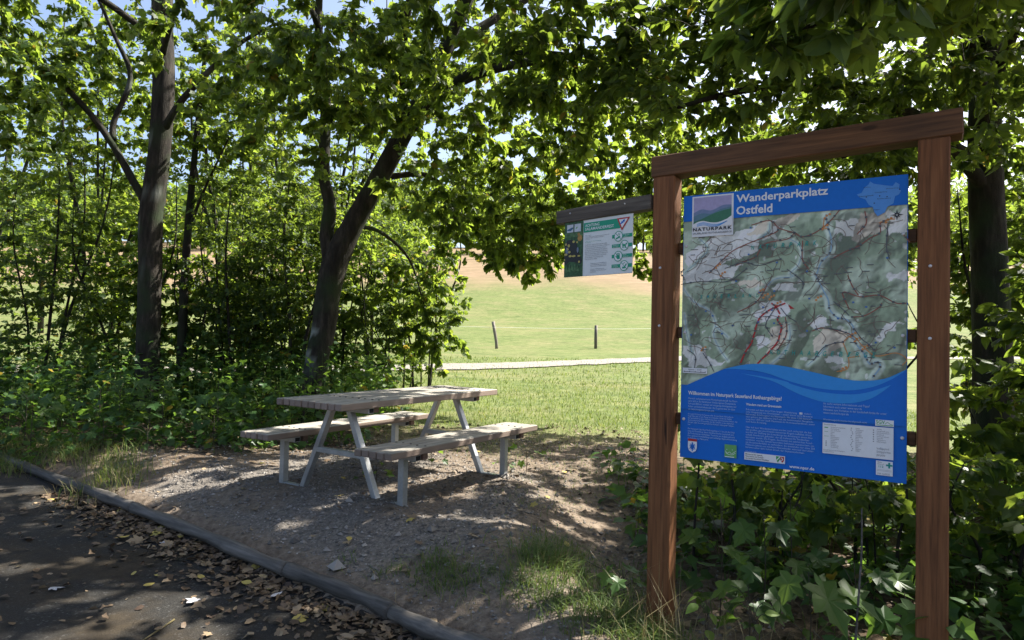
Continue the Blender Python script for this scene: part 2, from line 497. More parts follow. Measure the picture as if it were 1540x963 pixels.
g_lit = np.clip(sstep(6.4, 7.6, fy + litn * 2 - 0.25 * (fx + 2)) * (1 - g_grass) + sstep(0.9, 1.7, fx + litn) * (1 - sstep(6.5, 8.0, fy)), 0, 1)
me = make_mesh('ground', np.stack([fx, fy, GZ.ravel()], 1), [quads], ground_mat(), True,
               vert_attrs={'grass': g_grass, 'gravel': g_grav * 0.9, 'litter': g_lit * 0.85, 'dry': dry_meadow(fx, fy)})
tag(link('ground', me), kind='structure')

# the dark parking surface on the near side of the log edging: a sheet 4 mm above the ground
def asphalt_mat():
    m, nt, out = nodes_of('old_dark_asphalt')
    v = nt.nodes.new('ShaderNodeTexCoord').outputs['Object']
    n1 = noise(nt, 1.6, 5, 0.65, v); n2 = noise(nt, 130, 3, 0.7, v); n3 = noise(nt, 9, 6, 0.7, v)
    vo = nd(nt, 'ShaderNodeTexVoronoi', Scale=95); nt.links.new(v, vo.inputs['Vector'])
    base = ramp(nt, n2, [(0.3, (0.011, 0.0105, 0.0095)), (0.55, (0.025, 0.0235, 0.021)), (0.8, (0.062, 0.058, 0.052))])
    speck = ramp(nt, vo.outputs['Color'], [(0.80, (0, 0, 0)), (0.92, (0.8, 0.8, 0.8))])
    base = mixc(nt, mixc(nt, 1.0, speck, (0.45, 0.45, 0.45), 'MULTIPLY'), base, (0.17, 0.165, 0.16))
    moss = ramp(nt, n3, [(0.3, (0.018, 0.013, 0.008)), (0.7, (0.052, 0.038, 0.021))])
    col = mixc(nt, ramp(nt, n1, [(0.42, (0, 0, 0)), (0.6, (0.8, 0.8, 0.8))]), base, moss)
    principled(nt, out, col, 0.9, bump(nt, mixc(nt, 0.5, n2, n3), 0.8, 0.012), spec=0.25)
    return m
ss = np.arange(-2.0, 9.01, 0.1); dd = np.concatenate([np.arange(-7, -1.5, 0.25), np.arange(-1.5, -0.06, 0.06), [-0.06]])
SS, DD = np.meshgrid(ss, dd)
AX = LOG_A[0] + SS * LOG_DIR[0] + DD * LOG_N[0]; AY = LOG_A[1] + SS * LOG_DIR[1] + DD * LOG_N[1]
AZ = np.maximum(terrain(AX, AY), log_height(SS) - 0.105) + 0.006 + (fbm(AX * 1.1, AY * 1.1, 3) - 0.4) * 0.012
nx2 = len(ss)
ii = np.arange(len(dd) - 1)[:, None] * nx2 + np.arange(nx2 - 1)[None]
q2 = np.stack([ii, ii + nx2, ii + nx2 + 1, ii + 1], -1).reshape(-1, 4)
tag(link('parking_lane', make_mesh('parking_lane', np.stack([AX.ravel(), AY.ravel(), AZ.ravel()], 1), [q2], asphalt_mat(), True)), kind='structure')
def lane_z(x, y):
    s, d = log_coords(np.asarray(x, float), np.asarray(y, float))
    return np.maximum(terrain(x, y), log_height(s) - 0.105) + 0.006 + (fbm(np.asarray(x) * 1.1, np.asarray(y) * 1.1, 3) - 0.4) * 0.012

# pale field track across the meadow
def track_mat():
    m, nt, out = nodes_of('pale_gravel_track')
    n = noise(nt, 5, 6, 0.7); n2 = noise(nt, 60, 3, 0.6)
    principled(nt, out, ramp(nt, mixc(nt, 0.5, n, n2), [(0.35, (0.13, 0.117, 0.10)), (0.65, (0.23, 0.208, 0.18))]), 0.9, bump(nt, n2, 0.5, 0.02))
    return m
tp = smooth_path([(-40, 15), (-22, 16.8), (-10, 17.2), (-1.6, 20.6), (2, 23.2), (5.2, 26.0), (11, 30), (26, 34), (60, 40)], 14)
tt = np.gradient(tp, axis=0); tt /= np.linalg.norm(tt, axis=1)[:, None]
tn = np.stack([-tt[:, 1], tt[:, 0]], 1)
cols = np.linspace(-1.0, 1.0, 7)
edge = (fbm(tp[:, 0] * 1.7, tp[:, 1] * 1.7, 3) - 0.45) * 0.7
TV = []
for k, c in enumerate(cols):
    p = tp + tn * (c + (edge * np.sign(c) if abs(c) > 0.95 else 0))[:, None] if abs(c) > 0.95 else tp + tn * c
    TV.append(np.stack([p[:, 0], p[:, 1], terrain(p[:, 0], p[:, 1]) + 0.05 - 0.02 * (abs(c) > 0.95)], 1))
TV = np.stack(TV, 1).reshape(-1, 3); nc = len(cols)
ii = np.arange(len(tp) - 1)[:, None] * nc + np.arange(nc - 1)[None]
tag(link('field_track', make_mesh('field_track', TV, [np.stack([ii, ii + 1, ii + nc + 1, ii + nc], -1).reshape(-1, 4)], track_mat(), True)), kind='structure')

# ------------------------------------------------------------------ leaves
def fan(outline, centre):
    V = np.array([centre] + outline, float); n = len(outline)
    return V, np.array([[0, 1 + k, 1 + (k + 1) % n] for k in range(n)])
def shape_leaf(half, centre=(0.35, 0), droop=0.22, fold=0.18, wave=0.0):
    out = [(x, y) for x, y in half] + [(x, -y) for x, y in reversed(half[1:-1])]
    V2, F = fan(out, centre)
    z = fold * np.abs(V2[:, 1]) - droop * V2[:, 0] ** 2 + wave * np.sin(9 * V2[:, 0] + 4 * V2[:, 1]) * np.abs(V2[:, 1])
    return np.column_stack([V2, z]), F
MAPLE = shape_leaf([(0, 0), (-0.08, 0.16), (0.0, 0.40), (0.17, 0.30), (0.30, 0.44), (0.56, 0.56), (0.53, 0.34), (0.50, 0.20), (0.70, 0.24), (0.78, 0.12), (1.0, 0)], (0.3, 0), 0.25, 0.14, 0.1)
MAPLE_LO = shape_leaf([(0, 0), (0.02, 0.36), (0.50, 0.47), (0.62, 0.22), (1.0, 0)], (0.35, 0), 0.22, 0.15)
OVATE = shape_leaf([(0, 0), (0.12, 0.19), (0.35, 0.31), (0.6, 0.27), (0.82, 0.14), (1.0, 0)], (0.45, 0), 0.2, 0.22)
OVATE_LO = shape_leaf([(0, 0), (0.3, 0.3), (0.7, 0.22), (1.0, 0)], (0.5, 0), 0.2, 0.25)
MAPLE_MID = shape_leaf([(0, 0), (0.06, 0.36), (0.52, 0.44), (1.0, 0)], (0.38, 0), 0.22, 0.16)
FAR = (np.array([[0, 0, 0], [0.4, 0.4, 0.1], [1, 0, -0.15], [0.4, -0.4, 0.1]], float), np.array([[0, 1, 2], [0, 2, 3]]))

def norm(a): return a / (np.linalg.norm(a, axis=-1, keepdims=True) + 1e-9)
def leaf_frames(axis, normal):
    x = norm(axis); y = norm(np.cross(normal, x)); z = np.cross(x, y)
    return np.stack([x, y, z], -1)                  # columns
def scatter(proto, pos, frames, size):
    V, F = proto
    n, k = len(pos), len(V)
    rs = np.random.default_rng(n)
    VV = V[None] * np.stack([np.ones(n), rs.uniform(0.72, 1.12, n), rs.uniform(-0.6, 2.4, n)], 1)[:, None]
    VV[:, :, 1] += (rs.normal(0, 0.14, n)[:, None]) * V[None, :, 0] ** 2
    W = np.einsum('nij,nkj->nki', frames, VV) * size[:, None, None] + pos[:, None]
    return W.reshape(-1, 3), (F[None] + (np.arange(n) * k)[:, None, None]).reshape(-1, 3)

def pick_tints(n, rng, yellow=0.01):
    t = np.clip(rng.beta(2.2, 2.2, n) * 0.93, 0, 0.93)
    t[rng.random(n) < yellow] = 1.0
    return t

CAM_F = np.array([0, 1, 0.0277])
def on_screen(p):
    d = p - np.array(EYE)
    return (d[:, 1] > 0.8) & (np.abs(d[:, 0]) < 0.80 * d[:, 1]) & (d[:, 2] < 0.53 * d[:, 1]) & (d[:, 2] > -0.47 * d[:, 1])

_leaf_variants = {}
def leaf_variant(key, proto, mat, k):
    if (key, k) not in _leaf_variants:
        V, F = proto
        V = V.copy(); r = np.random.default_rng(100 + k)
        V[:, 2] += 0.10 * r.standard_normal() * V[:, 0] * V[:, 1] + 0.10 * r.standard_normal() * V[:, 0] ** 2
        V[:, 1] *= r.uniform(0.88, 1.1)
        me = make_mesh('leaf', V, [F], mat, False, {'tint': np.full(len(F), (0.15, 0.35, 0.5, 0.62, 0.78, 0.9)[k])})
        _leaf_variants[(key, k)] = me
    return _leaf_variants[(key, k)]

class Plant:
    """a woody plant: limbs as given, twigs grown towards scattered targets, leaves along the twigs"""
    def __init__(s, base, seed):
        s.base = np.array(base, float); s.rng = np.random.default_rng(seed)
        s.limbs = []; s.N = []; s.NR = []; s.twigs = Geo(); s.lp = []; s.lf = []; s.ls = []
        s.root = None
    def limb(s, P, k=5, bark=0.03, sides=None):
        """rows x, y, z, radius"""
        Q = smooth_path(P, k)
        s.limbs.append((Q, bark, sides)); s.N.extend(Q[:, :3]); s.NR.extend(Q[:, 3])
        return Q
    def targets(s, centre, radii, n, shell=0.0, below=None):
        r = s.rng
        p = norm(r.standard_normal((n, 3))) * (shell + (1 - shell) * r.random((n, 1)) ** (1 / 2.2)) * np.array(radii) + np.array(centre)
        return p
    def grow(s, T, leaves=12, size=0.09, spread=0.45, droop=0.25, size_var=0.3, tilt=0.6, up_bias=0.8, max_r=0.03, first=0.35, hang=0.0):
        r = s.rng
        N = list(s.N); NR = list(s.NR)
        arr = np.zeros((len(N) + 4 * len(T) + 8, 3)); rad = np.zeros(len(arr)); n = len(N)
        arr[:n] = N; rad[:n] = NR
        d0 = np.min(np.linalg.norm(T[:, None] - arr[None, :n], axis=2), axis=1)
        for i in np.argsort(d0):
            t = T[i]
            dv = arr[:n] - t
            dist = np.linalg.norm(dv, axis=1) + 0.35 * np.maximum(dv[:, 2], 0)
            j = int(np.argmin(dist)); p = arr[j]; L = np.linalg.norm(t - p)
            if L < 0.03: continue
            mid = (p + t) / 2 + np.array([0, 0, 0.12 * L]) + r.standard_normal(3) * 0.06 * L
            end = t - np.array([0, 0, droop * 0.15 * L])
            u = np.linspace(0, 1, 5)[:, None]
            C = p * (1 - u) ** 2 + 2 * mid * u * (1 - u) + end * u ** 2
            r0 = min(rad[j] * 0.72 + 0.0004, 0.0035 + 0.009 * L, max_r)
            rr = np.linspace(r0, 0.0022, 5)
            s.twigs.tube(C, rr, 4 if r0 > 0.008 else 3, cap=False)
            arr[n:n + 4] = C[1:]; rad[n:n + 4] = rr[1:]; n += 4
            m = max(1, int(leaves * r.uniform(0.65, 1.35)))
            reach = min(1.0, spread / L)
            uu = 1 - reach * (1 - np.linspace(0.0, 1.0, m)) if L > 0 else np.ones(m)
            uu = np.clip(uu + r.uniform(-0.02, 0.02, m), 0.05, 1.0)[:, None]
            pos = p * (1 - uu) ** 2 + 2 * mid * uu * (1 - uu) + end * uu ** 2
            tan = norm(2 * (1 - uu) * (mid - p) + 2 * uu * (end - mid))
            lat = norm(np.cross(tan, np.array([0, 0, 1.0])) + r.standard_normal((m, 3)) * 0.15)
            sg = np.where(np.arange(m) % 2 == 0, 1, -1)[:, None]
            ax = norm(tan * 0.55 + lat * sg * r.uniform(0.5, 1.0, (m, 1)) + np.array([0, 0, -droop - hang]) + r.standard_normal((m, 3)) * 0.22)
            nm = norm(np.array([0, 0, up_bias]) + r.standard_normal((m, 3)) * tilt)
            sz = size * np.clip(1 + size_var * r.standard_normal(m), 0.45, 1.7)
            s.lp.append(pos + ax * sz[:, None] * r.uniform(0.15, 0.5, (m, 1))); s.lf.append(leaf_frames(ax, nm)); s.ls.append(sz)
        s.N = list(arr[:n]); s.NR = list(rad[:n])
    def loose(s, pos, ax, nm, sz):
        s.lp.append(pos); s.lf.append(leaf_frames(ax, nm)); s.ls.append(sz)
    def build(s, name, label, cat, group, proto, mat, singles=0, key='maple', crown='crown', trunk='trunk', limb='limb', yellow=0.01, cull=None, far=None, lichen=None):
        root = empty(name, tuple(s.base)); tag(root, label, cat, group); s.root = root
        b = s.base; neg = tuple(-b)
        for k, (Q, bark, sides) in enumerate(s.limbs):
            V, F4, F3 = tube(Q[:, :3], Q[:, 3], sides or (14 if Q[0, 3] > 0.08 else 8 if Q[0, 3] > 0.03 else 6), True, bark, s.rng)
            va = {'lichen': lichen(V)} if lichen is not None else None
            link(trunk if k == 0 else limb, make_mesh(trunk if k == 0 else limb, V - b, [F4, F3], M['bark'], True, vert_attrs=va), root)
        if s.twigs.V:
            tw = Geo(); tw.V = [np.concatenate(s.twigs.V) - b]; tw.F4 = s.twigs.F4; tw.F3 = s.twigs.F3
            tag(tw.build('twigs', M['twig'], root, smooth=True), kind='stuff')
        if not s.lp: return root
        P = np.concatenate(s.lp); Fm = np.concatenate(s.lf); S = np.concatenate(s.ls)
        u, v = P[:, 0] - 0.727 * P[:, 2], P[:, 1] - 0.420 * P[:, 2]
        gap = 0.6 * vnoise(u * 2.3 + 31, v * 2.9 + 17) + 0.4 * vnoise(u * 5.0 + 3, v * 6.1 + 8)
        fleck_gap = (gap > np.where(P[:, 2] > 4.7, 0.545, 0.625) + np.where(u > 0.9, 0.2, 0.0) + np.where(log_coords(u, v)[1] < 0.2, 0.10, 0.0) + np.where(v > 7.3, 0.1, 0.0) - np.where((v > 3.4) & (v < 5.6) & (u > -2.4) & (u < 0.8), 0.045, 0.0)) & (P[:, 2] > 2.2) & (v > 1.5) & (v < 9.5)
        P, Fm, S = P[~fleck_gap], Fm[~fleck_gap], S[~fleck_gap]  # leaves removed in shafts along the sun's direction to shape light flecks below
        if cull is not None:
            keep = cull(P); P, Fm, S = P[keep], Fm[keep], S[keep]
        t = pick_tints(len(P), s.rng, yellow)
        if singles:
            vis = on_screen(P)
            dist = np.linalg.norm(P - np.array(EYE), axis=1)
            facing = np.abs(np.einsum('ni,ni->n', Fm[:, :, 2], norm(P - np.array(EYE))))
            score = np.where(vis, S / dist * (0.25 + facing), -1)
            pick = np.argsort(-score)[:singles]; pick = pick[score[pick] > 0]
            for i in pick:
                k = min(5, int(t[i] * 6))
                o = bpy.data.objects.new('leaf', leaf_variant(key, proto, mat, k)); COL.objects.link(o); o.parent = root
                mm = Matrix((Fm[i] * S[i]).tolist()).to_4x4(); mm.translation = Vector((P[i] - b).tolist())
                o.matrix_basis = mm
            keep = np.ones(len(P), bool); keep[pick] = False
            P, Fm, S, t = P[keep], Fm[keep], S[keep], t[keep]
        if far is not None:          # leaves of the high crown and far side get the plainer outline
            sel = far(P)
        else: sel = np.zeros(len(P), bool)
        G = Geo(); tints = []
        mid = ~sel & (P[:, 1] > 8.9) if proto is MAPLE_LO else np.zeros(len(P), bool)
        for mask, pr in ((~sel & ~mid, proto), (mid, MAPLE_MID), (sel, FAR)):
            if mask.any():
                V, F = scatter(pr, P[mask] - b, Fm[mask], S[mask]); G.add(V, F); tints.append(np.repeat(t[mask], len(pr[1])))
        tag(G.build(crown, mat, root, face_attr={'tint': np.concatenate(tints)}), kind='stuff')
        return root
def off_view(P):
    """true where a leaf is high above or outside the picture, or far away"""
    d = P - np.array(EYE)
    return ~((d[:, 1] > 0.5) & (np.abs(d[:, 0]) < 1.0 * d[:, 1]) & (d[:, 2] < 0.65 * d[:, 1]) & (d[:, 1] < 12))
# ------------------------------------------------------------------ the information board
BZ = -0.42                                   # foot of the board, below ground
BOARD = empty('information_board', (0.924, 3.522, BZ), -0.571)
tag(BOARD, 'large hiking map board in a brown timber frame with blue panel', 'information board')
# local axes: x along the board, y away from the viewer, z up
def bb(name, c, size, mat, parent=BOARD, b=0.006, M3=None):
    g = Geo(); g.bevel_box((0, 0, 0), size, b, M3)
    o = g.build(name, mat, parent, c); return o
LP, RP = -0.095, 1.142                       # post centres
for px_ in (LP, RP):
    topz = 2.162 if px_ == LP else 2.19
    po = bb('post', (px_, 0, (topz - BZ) / 2), (0.122, 0.122, topz - BZ), M['post'])
    for zz in ((1.66, 1.345) if px_ == LP else (1.62, 1.30)):
        g = Geo(); g.tube([(0, -0.0675, 0), (0, -0.0610, 0)], [0.0065, 0.0075], 8)
        g.build('screw', M['screw'], po, (-0.012, 0, zz - BZ - po.location.z), True)
tilt = math.atan2(0.030, 1.30)
bm_ = bb('top_beam', (0.54, 0, 2.236 - BZ), (1.42, 0.124, 0.118), M['beam'])
bm_.rotation_euler = (0, -tilt, 0)
bm_.location.z = 2.162 + 0.059 + 0.022 * 0.635 - BZ + 0.001
for zz in (1.772, 1.311, 0.843):
    bb('rail', (0.523, 0.036, zz - BZ), (1.113, 0.045, 0.062), M['beam'], b=0.004)

PY = 0.0                                     # front of the printed panel
PANEL = Geo(); PANEL.bevel_box((0.521, 0.005, 0), (1.046, 0.009, 1.412), 0.001)
M['blue'] = flat_mat('printed_blue', (0.003, 0.14, 0.56), 0.45, 0.03)
M['blue_mid'] = flat_mat('printed_mid_blue', (0.03, 0.26, 0.66), 0.45, 0.03)
M['blue_pale'] = flat_mat('printed_pale_blue', (0.08, 0.27, 0.66), 0.45, 0.03)
M['white_ink'] = flat_mat('printed_white', (0.72, 0.74, 0.76), 0.4, 0.03)
M['soft_ink'] = flat_mat('printed_soft_white', (0.36, 0.50, 0.70), 0.4, 0.03)
M['black_ink'] = flat_mat('printed_black', (0.03, 0.035, 0.05), 0.4, 0.03)
M['grey_ink'] = flat_mat('printed_grey', (0.22, 0.23, 0.25), 0.4, 0.03)
M['red_ink'] = flat_mat('printed_red', (0.42, 0.03, 0.035), 0.4, 0.03)
M['maroon_ink'] = flat_mat('printed_road_red', (0.26, 0.09, 0.07), 0.4, 0.03)
M['orange_ink'] = flat_mat('printed_orange', (0.55, 0.24, 0.08), 0.4, 0.03)
M['river_ink'] = flat_mat('printed_river_blue', (0.26, 0.40, 0.50), 0.4, 0.03)
M['road_ink'] = flat_mat('printed_dark_grey', (0.10, 0.11, 0.12), 0.4, 0.03)
M['teal_ink'] = flat_mat('printed_teal', (0.02, 0.30, 0.26), 0.4, 0.03)
M['green_ink'] = flat_mat('printed_green', (0.05, 0.32, 0.10), 0.4, 0.03)
M['grass_ink'] = flat_mat('printed_leaf_green', (0.13, 0.36, 0.12), 0.4, 0.03)
panel = PANEL.build('panel', M['blue'], BOARD, (0, 0, 1.346 - BZ))
for zz in (1.779, 1.312, 0.846):
    for xx in (0.016, 1.026):
        g = Geo(); g.tube([(0, 0, 0), (0, -0.004, 0), (0, -0.006, 0)], [0.0085, 0.008, 0.005], 10)
        g.build('screw', M['screw'], BOARD, (xx, -0.0005, zz - BZ), True)

def P3(x, z, lay): return (x, -0.0006 * lay - 0.0003, z - 1.346)
def poly(G, pts, lay):
    """fill a simple outline by ear clipping"""
    from mathutils.geometry import tessellate_polygon
    V = [P3(x, z, lay) for x, z in pts]
    tr = tessellate_polygon([[Vector((x, z, 0)) for x, z in pts]])
    F = []
    for a, b, c in tr:
        (x1, z1), (x2, z2), (x3, z3) = pts[a], pts[b], pts[c]
        F.append((a, b, c) if (x2 - x1) * (z3 - z1) - (x3 - x1) * (z2 - z1) > 0 else (a, c, b))
    G.add(V, F)
def rect(G, x0, z0, x1, z1, lay): poly(G, [(x0, z0), (x1, z0), (x1, z1), (x0, z1)], lay)
def disc(G, x, z, r, lay, n=14, rz=None):
    poly(G, [(x + r * math.cos(a), z + (rz or r) * math.sin(a)) for a in np.linspace(0, 2 * np.pi, n, endpoint=False)], lay)
def ribbon(G, pts, w, lay, k=5):
    Q = smooth_path(np.array(pts), k) if k > 1 else np.array(pts, float)
    d = norm(np.gradient(Q, axis=0)); nn_ = np.stack([-d[:, 1], d[:, 0]], 1) * w / 2
    A = Q + nn_; B_ = Q - nn_
    V = [P3(*p, lay) for p in A] + [P3(*p, lay) for p in B_]
    m = len(Q); G.add(V, None, [[m + i, m + i + 1, i + 1, i] for i in range(m - 1)])
def ring(G, x, z, r, w, lay, n=24):
    a = np.linspace(0, 2 * np.pi, n + 1)
    ribbon(G, [(x + r * math.cos(t), z + r * math.sin(t)) for t in a], w, lay, 1)

def text_geo(G, body, box, lay, bold=0.0, spacing=1.0, shear=0.0, line=1.0, keep=False, align='LEFT'):
    """writing fitted into box = x0, z0, x1, z1 (keep: only the height is fitted)"""
    cu = bpy.data.curves.new('writing', 'FONT')
    cu.body = body; cu.size = 1; cu.offset = bold; cu.space_character = spacing; cu.space_line = line; cu.shear = shear
    cu.resolution_u = 2; cu.align_x = align
    ob = bpy.data.objects.new('writing', cu)
    me = bpy.data.meshes.new_from_object(ob)
    V = np.zeros(len(me.vertices) * 3); me.vertices.foreach_get('co', V); V = V.reshape(-1, 3)
    me.calc_loop_triangles()
    F = np.zeros(len(me.loop_triangles) * 3, dtype=np.int32); me.loop_triangles.foreach_get('vertices', F)
    bpy.data.objects.remove(ob); bpy.data.curves.remove(cu); bpy.data.meshes.remove(me)
    if not len(V): return
    lo, hi = V.min(0), V.max(0)
    x0, z0, x1, z1 = box
    sz = (z1 - z0) / (hi[1] - lo[1]); sx = sz if keep else (x1 - x0) / (hi[0] - lo[0])
    X = x0 + (V[:, 0] - lo[0]) * sx; Z = z0 + (V[:, 1] - lo[1]) * sz
    G.add(np.stack([X, np.full(len(X), -0.0006 * lay - 0.0003), Z - 1.346], 1), F.reshape(-1, 3))

# --- the map: hill shading, woods, fields and valleys as one printed sheet
MAP_RIVERS = [[(0.702,1.896),(0.709,1.843),(0.727,1.773),(0.721,1.706),(0.683,1.662),(0.663,1.602),(0.66,1.601),(0.691,1.532),(0.716,1.479),(0.723,1.433),(0.754,1.396),(0.8,1.381),(0.827,1.344),(0.821,1.308),(0.841,1.264),(0.873,1.221),(0.893,1.178),(0.924,1.187),(0.937,1.165),(0.906,1.113)]]
MAP_VALLEYS = [[(0.541,1.785),(0.577,1.76),(0.596,1.712),(0.578,1.651),(0.543,1.614),(0.557,1.597),(0.485,1.591),(0.448,1.569),(0.426,1.538)],
 [(0.0,1.555),(0.061,1.478),(0.145,1.428),(0.178,1.362),(0.171,1.296),(0.205,1.223),(0.245,1.168)],
 [(0.011,1.411),(0.03,1.294),(0.057,1.202)],
 [(0.081,1.823),(0.132,1.761),(0.099,1.713),(0.008,1.632)],
 [(0.445,1.871),(0.438,1.831),(0.393,1.795)],
 [(0.626,1.16),(0.674,1.207),(0.708,1.253)],
 [(0.46,1.16),(0.496,1.193),(0.532,1.241),(0.546,1.303),(0.542,1.357)],
 [(0.179,1.346),(0.219,1.313),(0.244,1.289)]]
MAP_ROADS = [[(0.354,1.869),(0.444,1.886),(0.489,1.844),(0.562,1.815),(0.598,1.793),(0.654,1.809),(0.702,1.843),(0.736,1.878),(0.763,1.914)],
 [(0.562,1.815),(0.527,1.786),(0.423,1.769),(0.379,1.707),(0.333,1.686),(0.278,1.664)],
 [(0.869,1.897),(0.875,1.838),(0.837,1.789)],
 [(0.964,1.849),(0.933,1.833),(0.933,1.79),(0.895,1.77),(0.844,1.733),(0.791,1.71),(0.738,1.682)],
 [(0.482,1.844),(0.467,1.821),(0.285,1.753),(0.206,1.691),(0.142,1.628)],
 [(0.599,1.774),(0.599,1.681),(0.628,1.634)],
 [(0.807,1.433),(0.779,1.515),(0.852,1.492),(0.929,1.498),(0.998,1.461),(1.04,1.46)],
 [(0.799,1.596),(0.819,1.544),(0.845,1.499)],
 [(0.289,1.419),(0.366,1.459),(0.404,1.498),(0.433,1.553)],
 [(0.645,1.327),(0.686,1.343),(0.741,1.336),(0.794,1.322),(0.821,1.308)],
 [(0.523,1.395),(0.531,1.341),(0.524,1.295),(0.489,1.232)],
 [(0.942,1.461),(0.929,1.44),(0.872,1.403),(0.82,1.396)],
 [(1.02,1.784),(1.051,1.739)]]
MAP_ORANGE = [[(0.781,1.277),(0.821,1.308),(0.873,1.25),(0.924,1.215),(0.999,1.232),(1.042,1.205),(1.024,1.176)],
 [(0.808,1.204),(0.854,1.213)],
 [(0.756,1.135),(0.802,1.152),(0.805,1.204),(0.781,1.277)],
 [(0.927,1.837),(0.964,1.849),(0.992,1.85)],
 [(0.695,1.874),(0.692,1.829),(0.709,1.828)]]
MAP_GREY = [[(-0.009,1.572),(0.101,1.586),(0.24,1.582),(0.333,1.644)],
 [(0.223,1.65),(0.317,1.678),(0.394,1.659),(0.498,1.686)],
 [(0.486,1.458),(0.457,1.411),(0.432,1.364),(0.436,1.34),(0.466,1.294)],
 [(0.501,1.442),(0.531,1.403),(0.574,1.372)],
 [(0.031,1.218),(0.074,1.186),(0.071,1.12)],
 [(0.115,1.204),(0.149,1.156),(0.174,1.108)],
 [(0.7,1.343),(0.754,1.336),(0.794,1.322)],
 [(0.653,1.183),(0.694,1.245),(0.741,1.269),(0.781,1.277)],
 [(0.827,1.344),(0.86,1.294),(0.886,1.272),(0.911,1.244)],
 [(0.964,1.831),(0.959,1.723),(0.972,1.664)],
 [(0.74,1.471),(0.78,1.433),(0.807,1.403)],
 [(0.528,1.636),(0.6,1.572),(0.601,1.534)],
 [(0.008,1.606),(-0.01,1.632),(0.007,1.656)]]
MAP_RED = [[(0.523,1.465),(0.479,1.446),(0.442,1.427),(0.405,1.395),(0.387,1.356),(0.376,1.308),(0.361,1.26),(0.335,1.219),(0.308,1.154)],
 [(0.494,1.403),(0.487,1.38),(0.506,1.349),(0.499,1.31),(0.488,1.271),(0.452,1.223),(0.422,1.19),(0.393,1.158)],
 [(0.457,1.466),(0.479,1.446),(0.498,1.411)]]
MAP_PALE = [[(0.023,1.742),(0.18,1.833),(0.315,1.84),(0.482,1.891),(0.526,1.88),(0.423,1.801),(0.363,1.724),(0.286,1.696),(0.059,1.606),(0.008,1.607)],
 [(0.736,1.863),(0.843,1.87),(0.85,1.795),(0.791,1.784),(0.737,1.803)],
 [(-0.009,1.623),(0.125,1.669),(0.317,1.661),(0.24,1.59),(0.008,1.58)],
 [(0.448,1.545),(0.485,1.568),(0.543,1.558),(0.58,1.534),(0.486,1.521)],
 [(0.384,1.284),(0.428,1.316),(0.451,1.262),(0.399,1.229)],
 [(0.617,1.357),(0.686,1.396),(0.74,1.366),(0.673,1.343)],
 [(0.905,1.295),(0.955,1.353),(1.047,1.382),(0.998,1.339),(0.924,1.288)],
 [(-0.003,1.234),(0.09,1.253),(0.148,1.189),(0.23,1.143),(0.033,1.135)],
 [(0.701,1.2),(0.782,1.218),(0.795,1.181),(0.708,1.163)],
 [(0.359,1.419),(0.427,1.466),(0.486,1.474),(0.544,1.473),(0.531,1.396),(0.457,1.395),(0.383,1.371)],
 [(0.958,1.882),(1.044,1.889),(1.045,1.789),(0.965,1.78)],
 [(0.953,1.584),(1.04,1.617),(1.04,1.574),(0.96,1.562)]]
MAP_TAN = [[(0.481,1.899),(0.597,1.913),(0.555,1.87),(0.452,1.846)],
 [(0.856,1.891),(0.958,1.897),(0.952,1.796),(0.857,1.765),(0.804,1.761)],
 [(0.303,1.58),(0.38,1.594),(0.433,1.561),(0.365,1.547),(0.295,1.556)],
 [(0.645,1.305),(0.707,1.336),(0.814,1.33),(0.782,1.255),(0.66,1.191)],
 [(0.458,1.34),(0.524,1.372),(0.532,1.295),(0.489,1.232),(0.43,1.199)],
 [(0.316,1.808),(0.422,1.88),(0.482,1.876),(0.423,1.817)]]
MAP_TOWNS = [(0.186,1.667),(0.696,1.836),(0.964,1.849),(0.706,1.889),(0.211,1.625),(0.456,1.498),(0.403,1.53),(0.84,1.293),(0.821,1.315),(0.115,1.229),(0.782,1.151),(0.873,1.257),(0.426,1.506),(0.486,1.466),(0.671,1.491)]
WAVE_W_TOP = [(0.23,1.125),(0.308,1.146),(0.385,1.157),(0.497,1.154),(0.64,1.13),(0.776,1.103),(0.861,1.097),(0.956,1.112),(1.042,1.159)]
WAVE_W_LOW = [(0.23,1.124),(0.309,1.126),(0.423,1.116),(0.57,1.088),(0.554,1.076),(0.666,1.052),(0.801,1.048),(0.904,1.07),(0.979,1.108),(1.028,1.144)]
WAVE_C_UP = [(0.309,1.106),(0.431,1.093),(0.534,1.075),(0.554,1.064),(0.666,1.037),(0.791,1.029),(0.879,1.042),(0.984,1.086)]
WAVE_C_LO = [(0.309,1.106),(0.461,1.076),(0.57,1.044),(0.554,1.033),(0.611,1.01),(0.694,0.988),(0.802,0.987),(0.879,1.007),(0.93,1.037),(0.984,1.086)]
WAVE_LEFT = [(-0.007,1.017),(0.034,1.03),(0.134,1.08),(0.23,1.125)]
DISTRICT = [(0.835,1.978),(0.855,1.984),(0.868,2.008),(0.884,2.021),(0.89,2.035),(0.906,2.022),(0.951,2.01),(0.982,2.003),(0.994,2.02),(1.01,2.008),(1.007,1.986),(1.016,1.978),(1.007,1.961),(0.992,1.955),(0.986,1.923),(0.961,1.907),(0.952,1.883),(0.933,1.873),(0.923,1.867),(0.91,1.886),(0.901,1.913),(0.885,1.925),(0.871,1.952),(0.849,1.962)]
def inside(px, pz, pts):
    r = np.zeros(px.shape, bool); n = len(pts)
    for i in range(n):
        (x1, y1), (x2, y2) = pts[i], pts[(i + 1) % n]
        c = ((y1 > pz) != (y2 > pz)) & (px < (x2 - x1) * (pz - y1) / (y2 - y1 + 1e-12) + x1)
        r ^= c
    return r
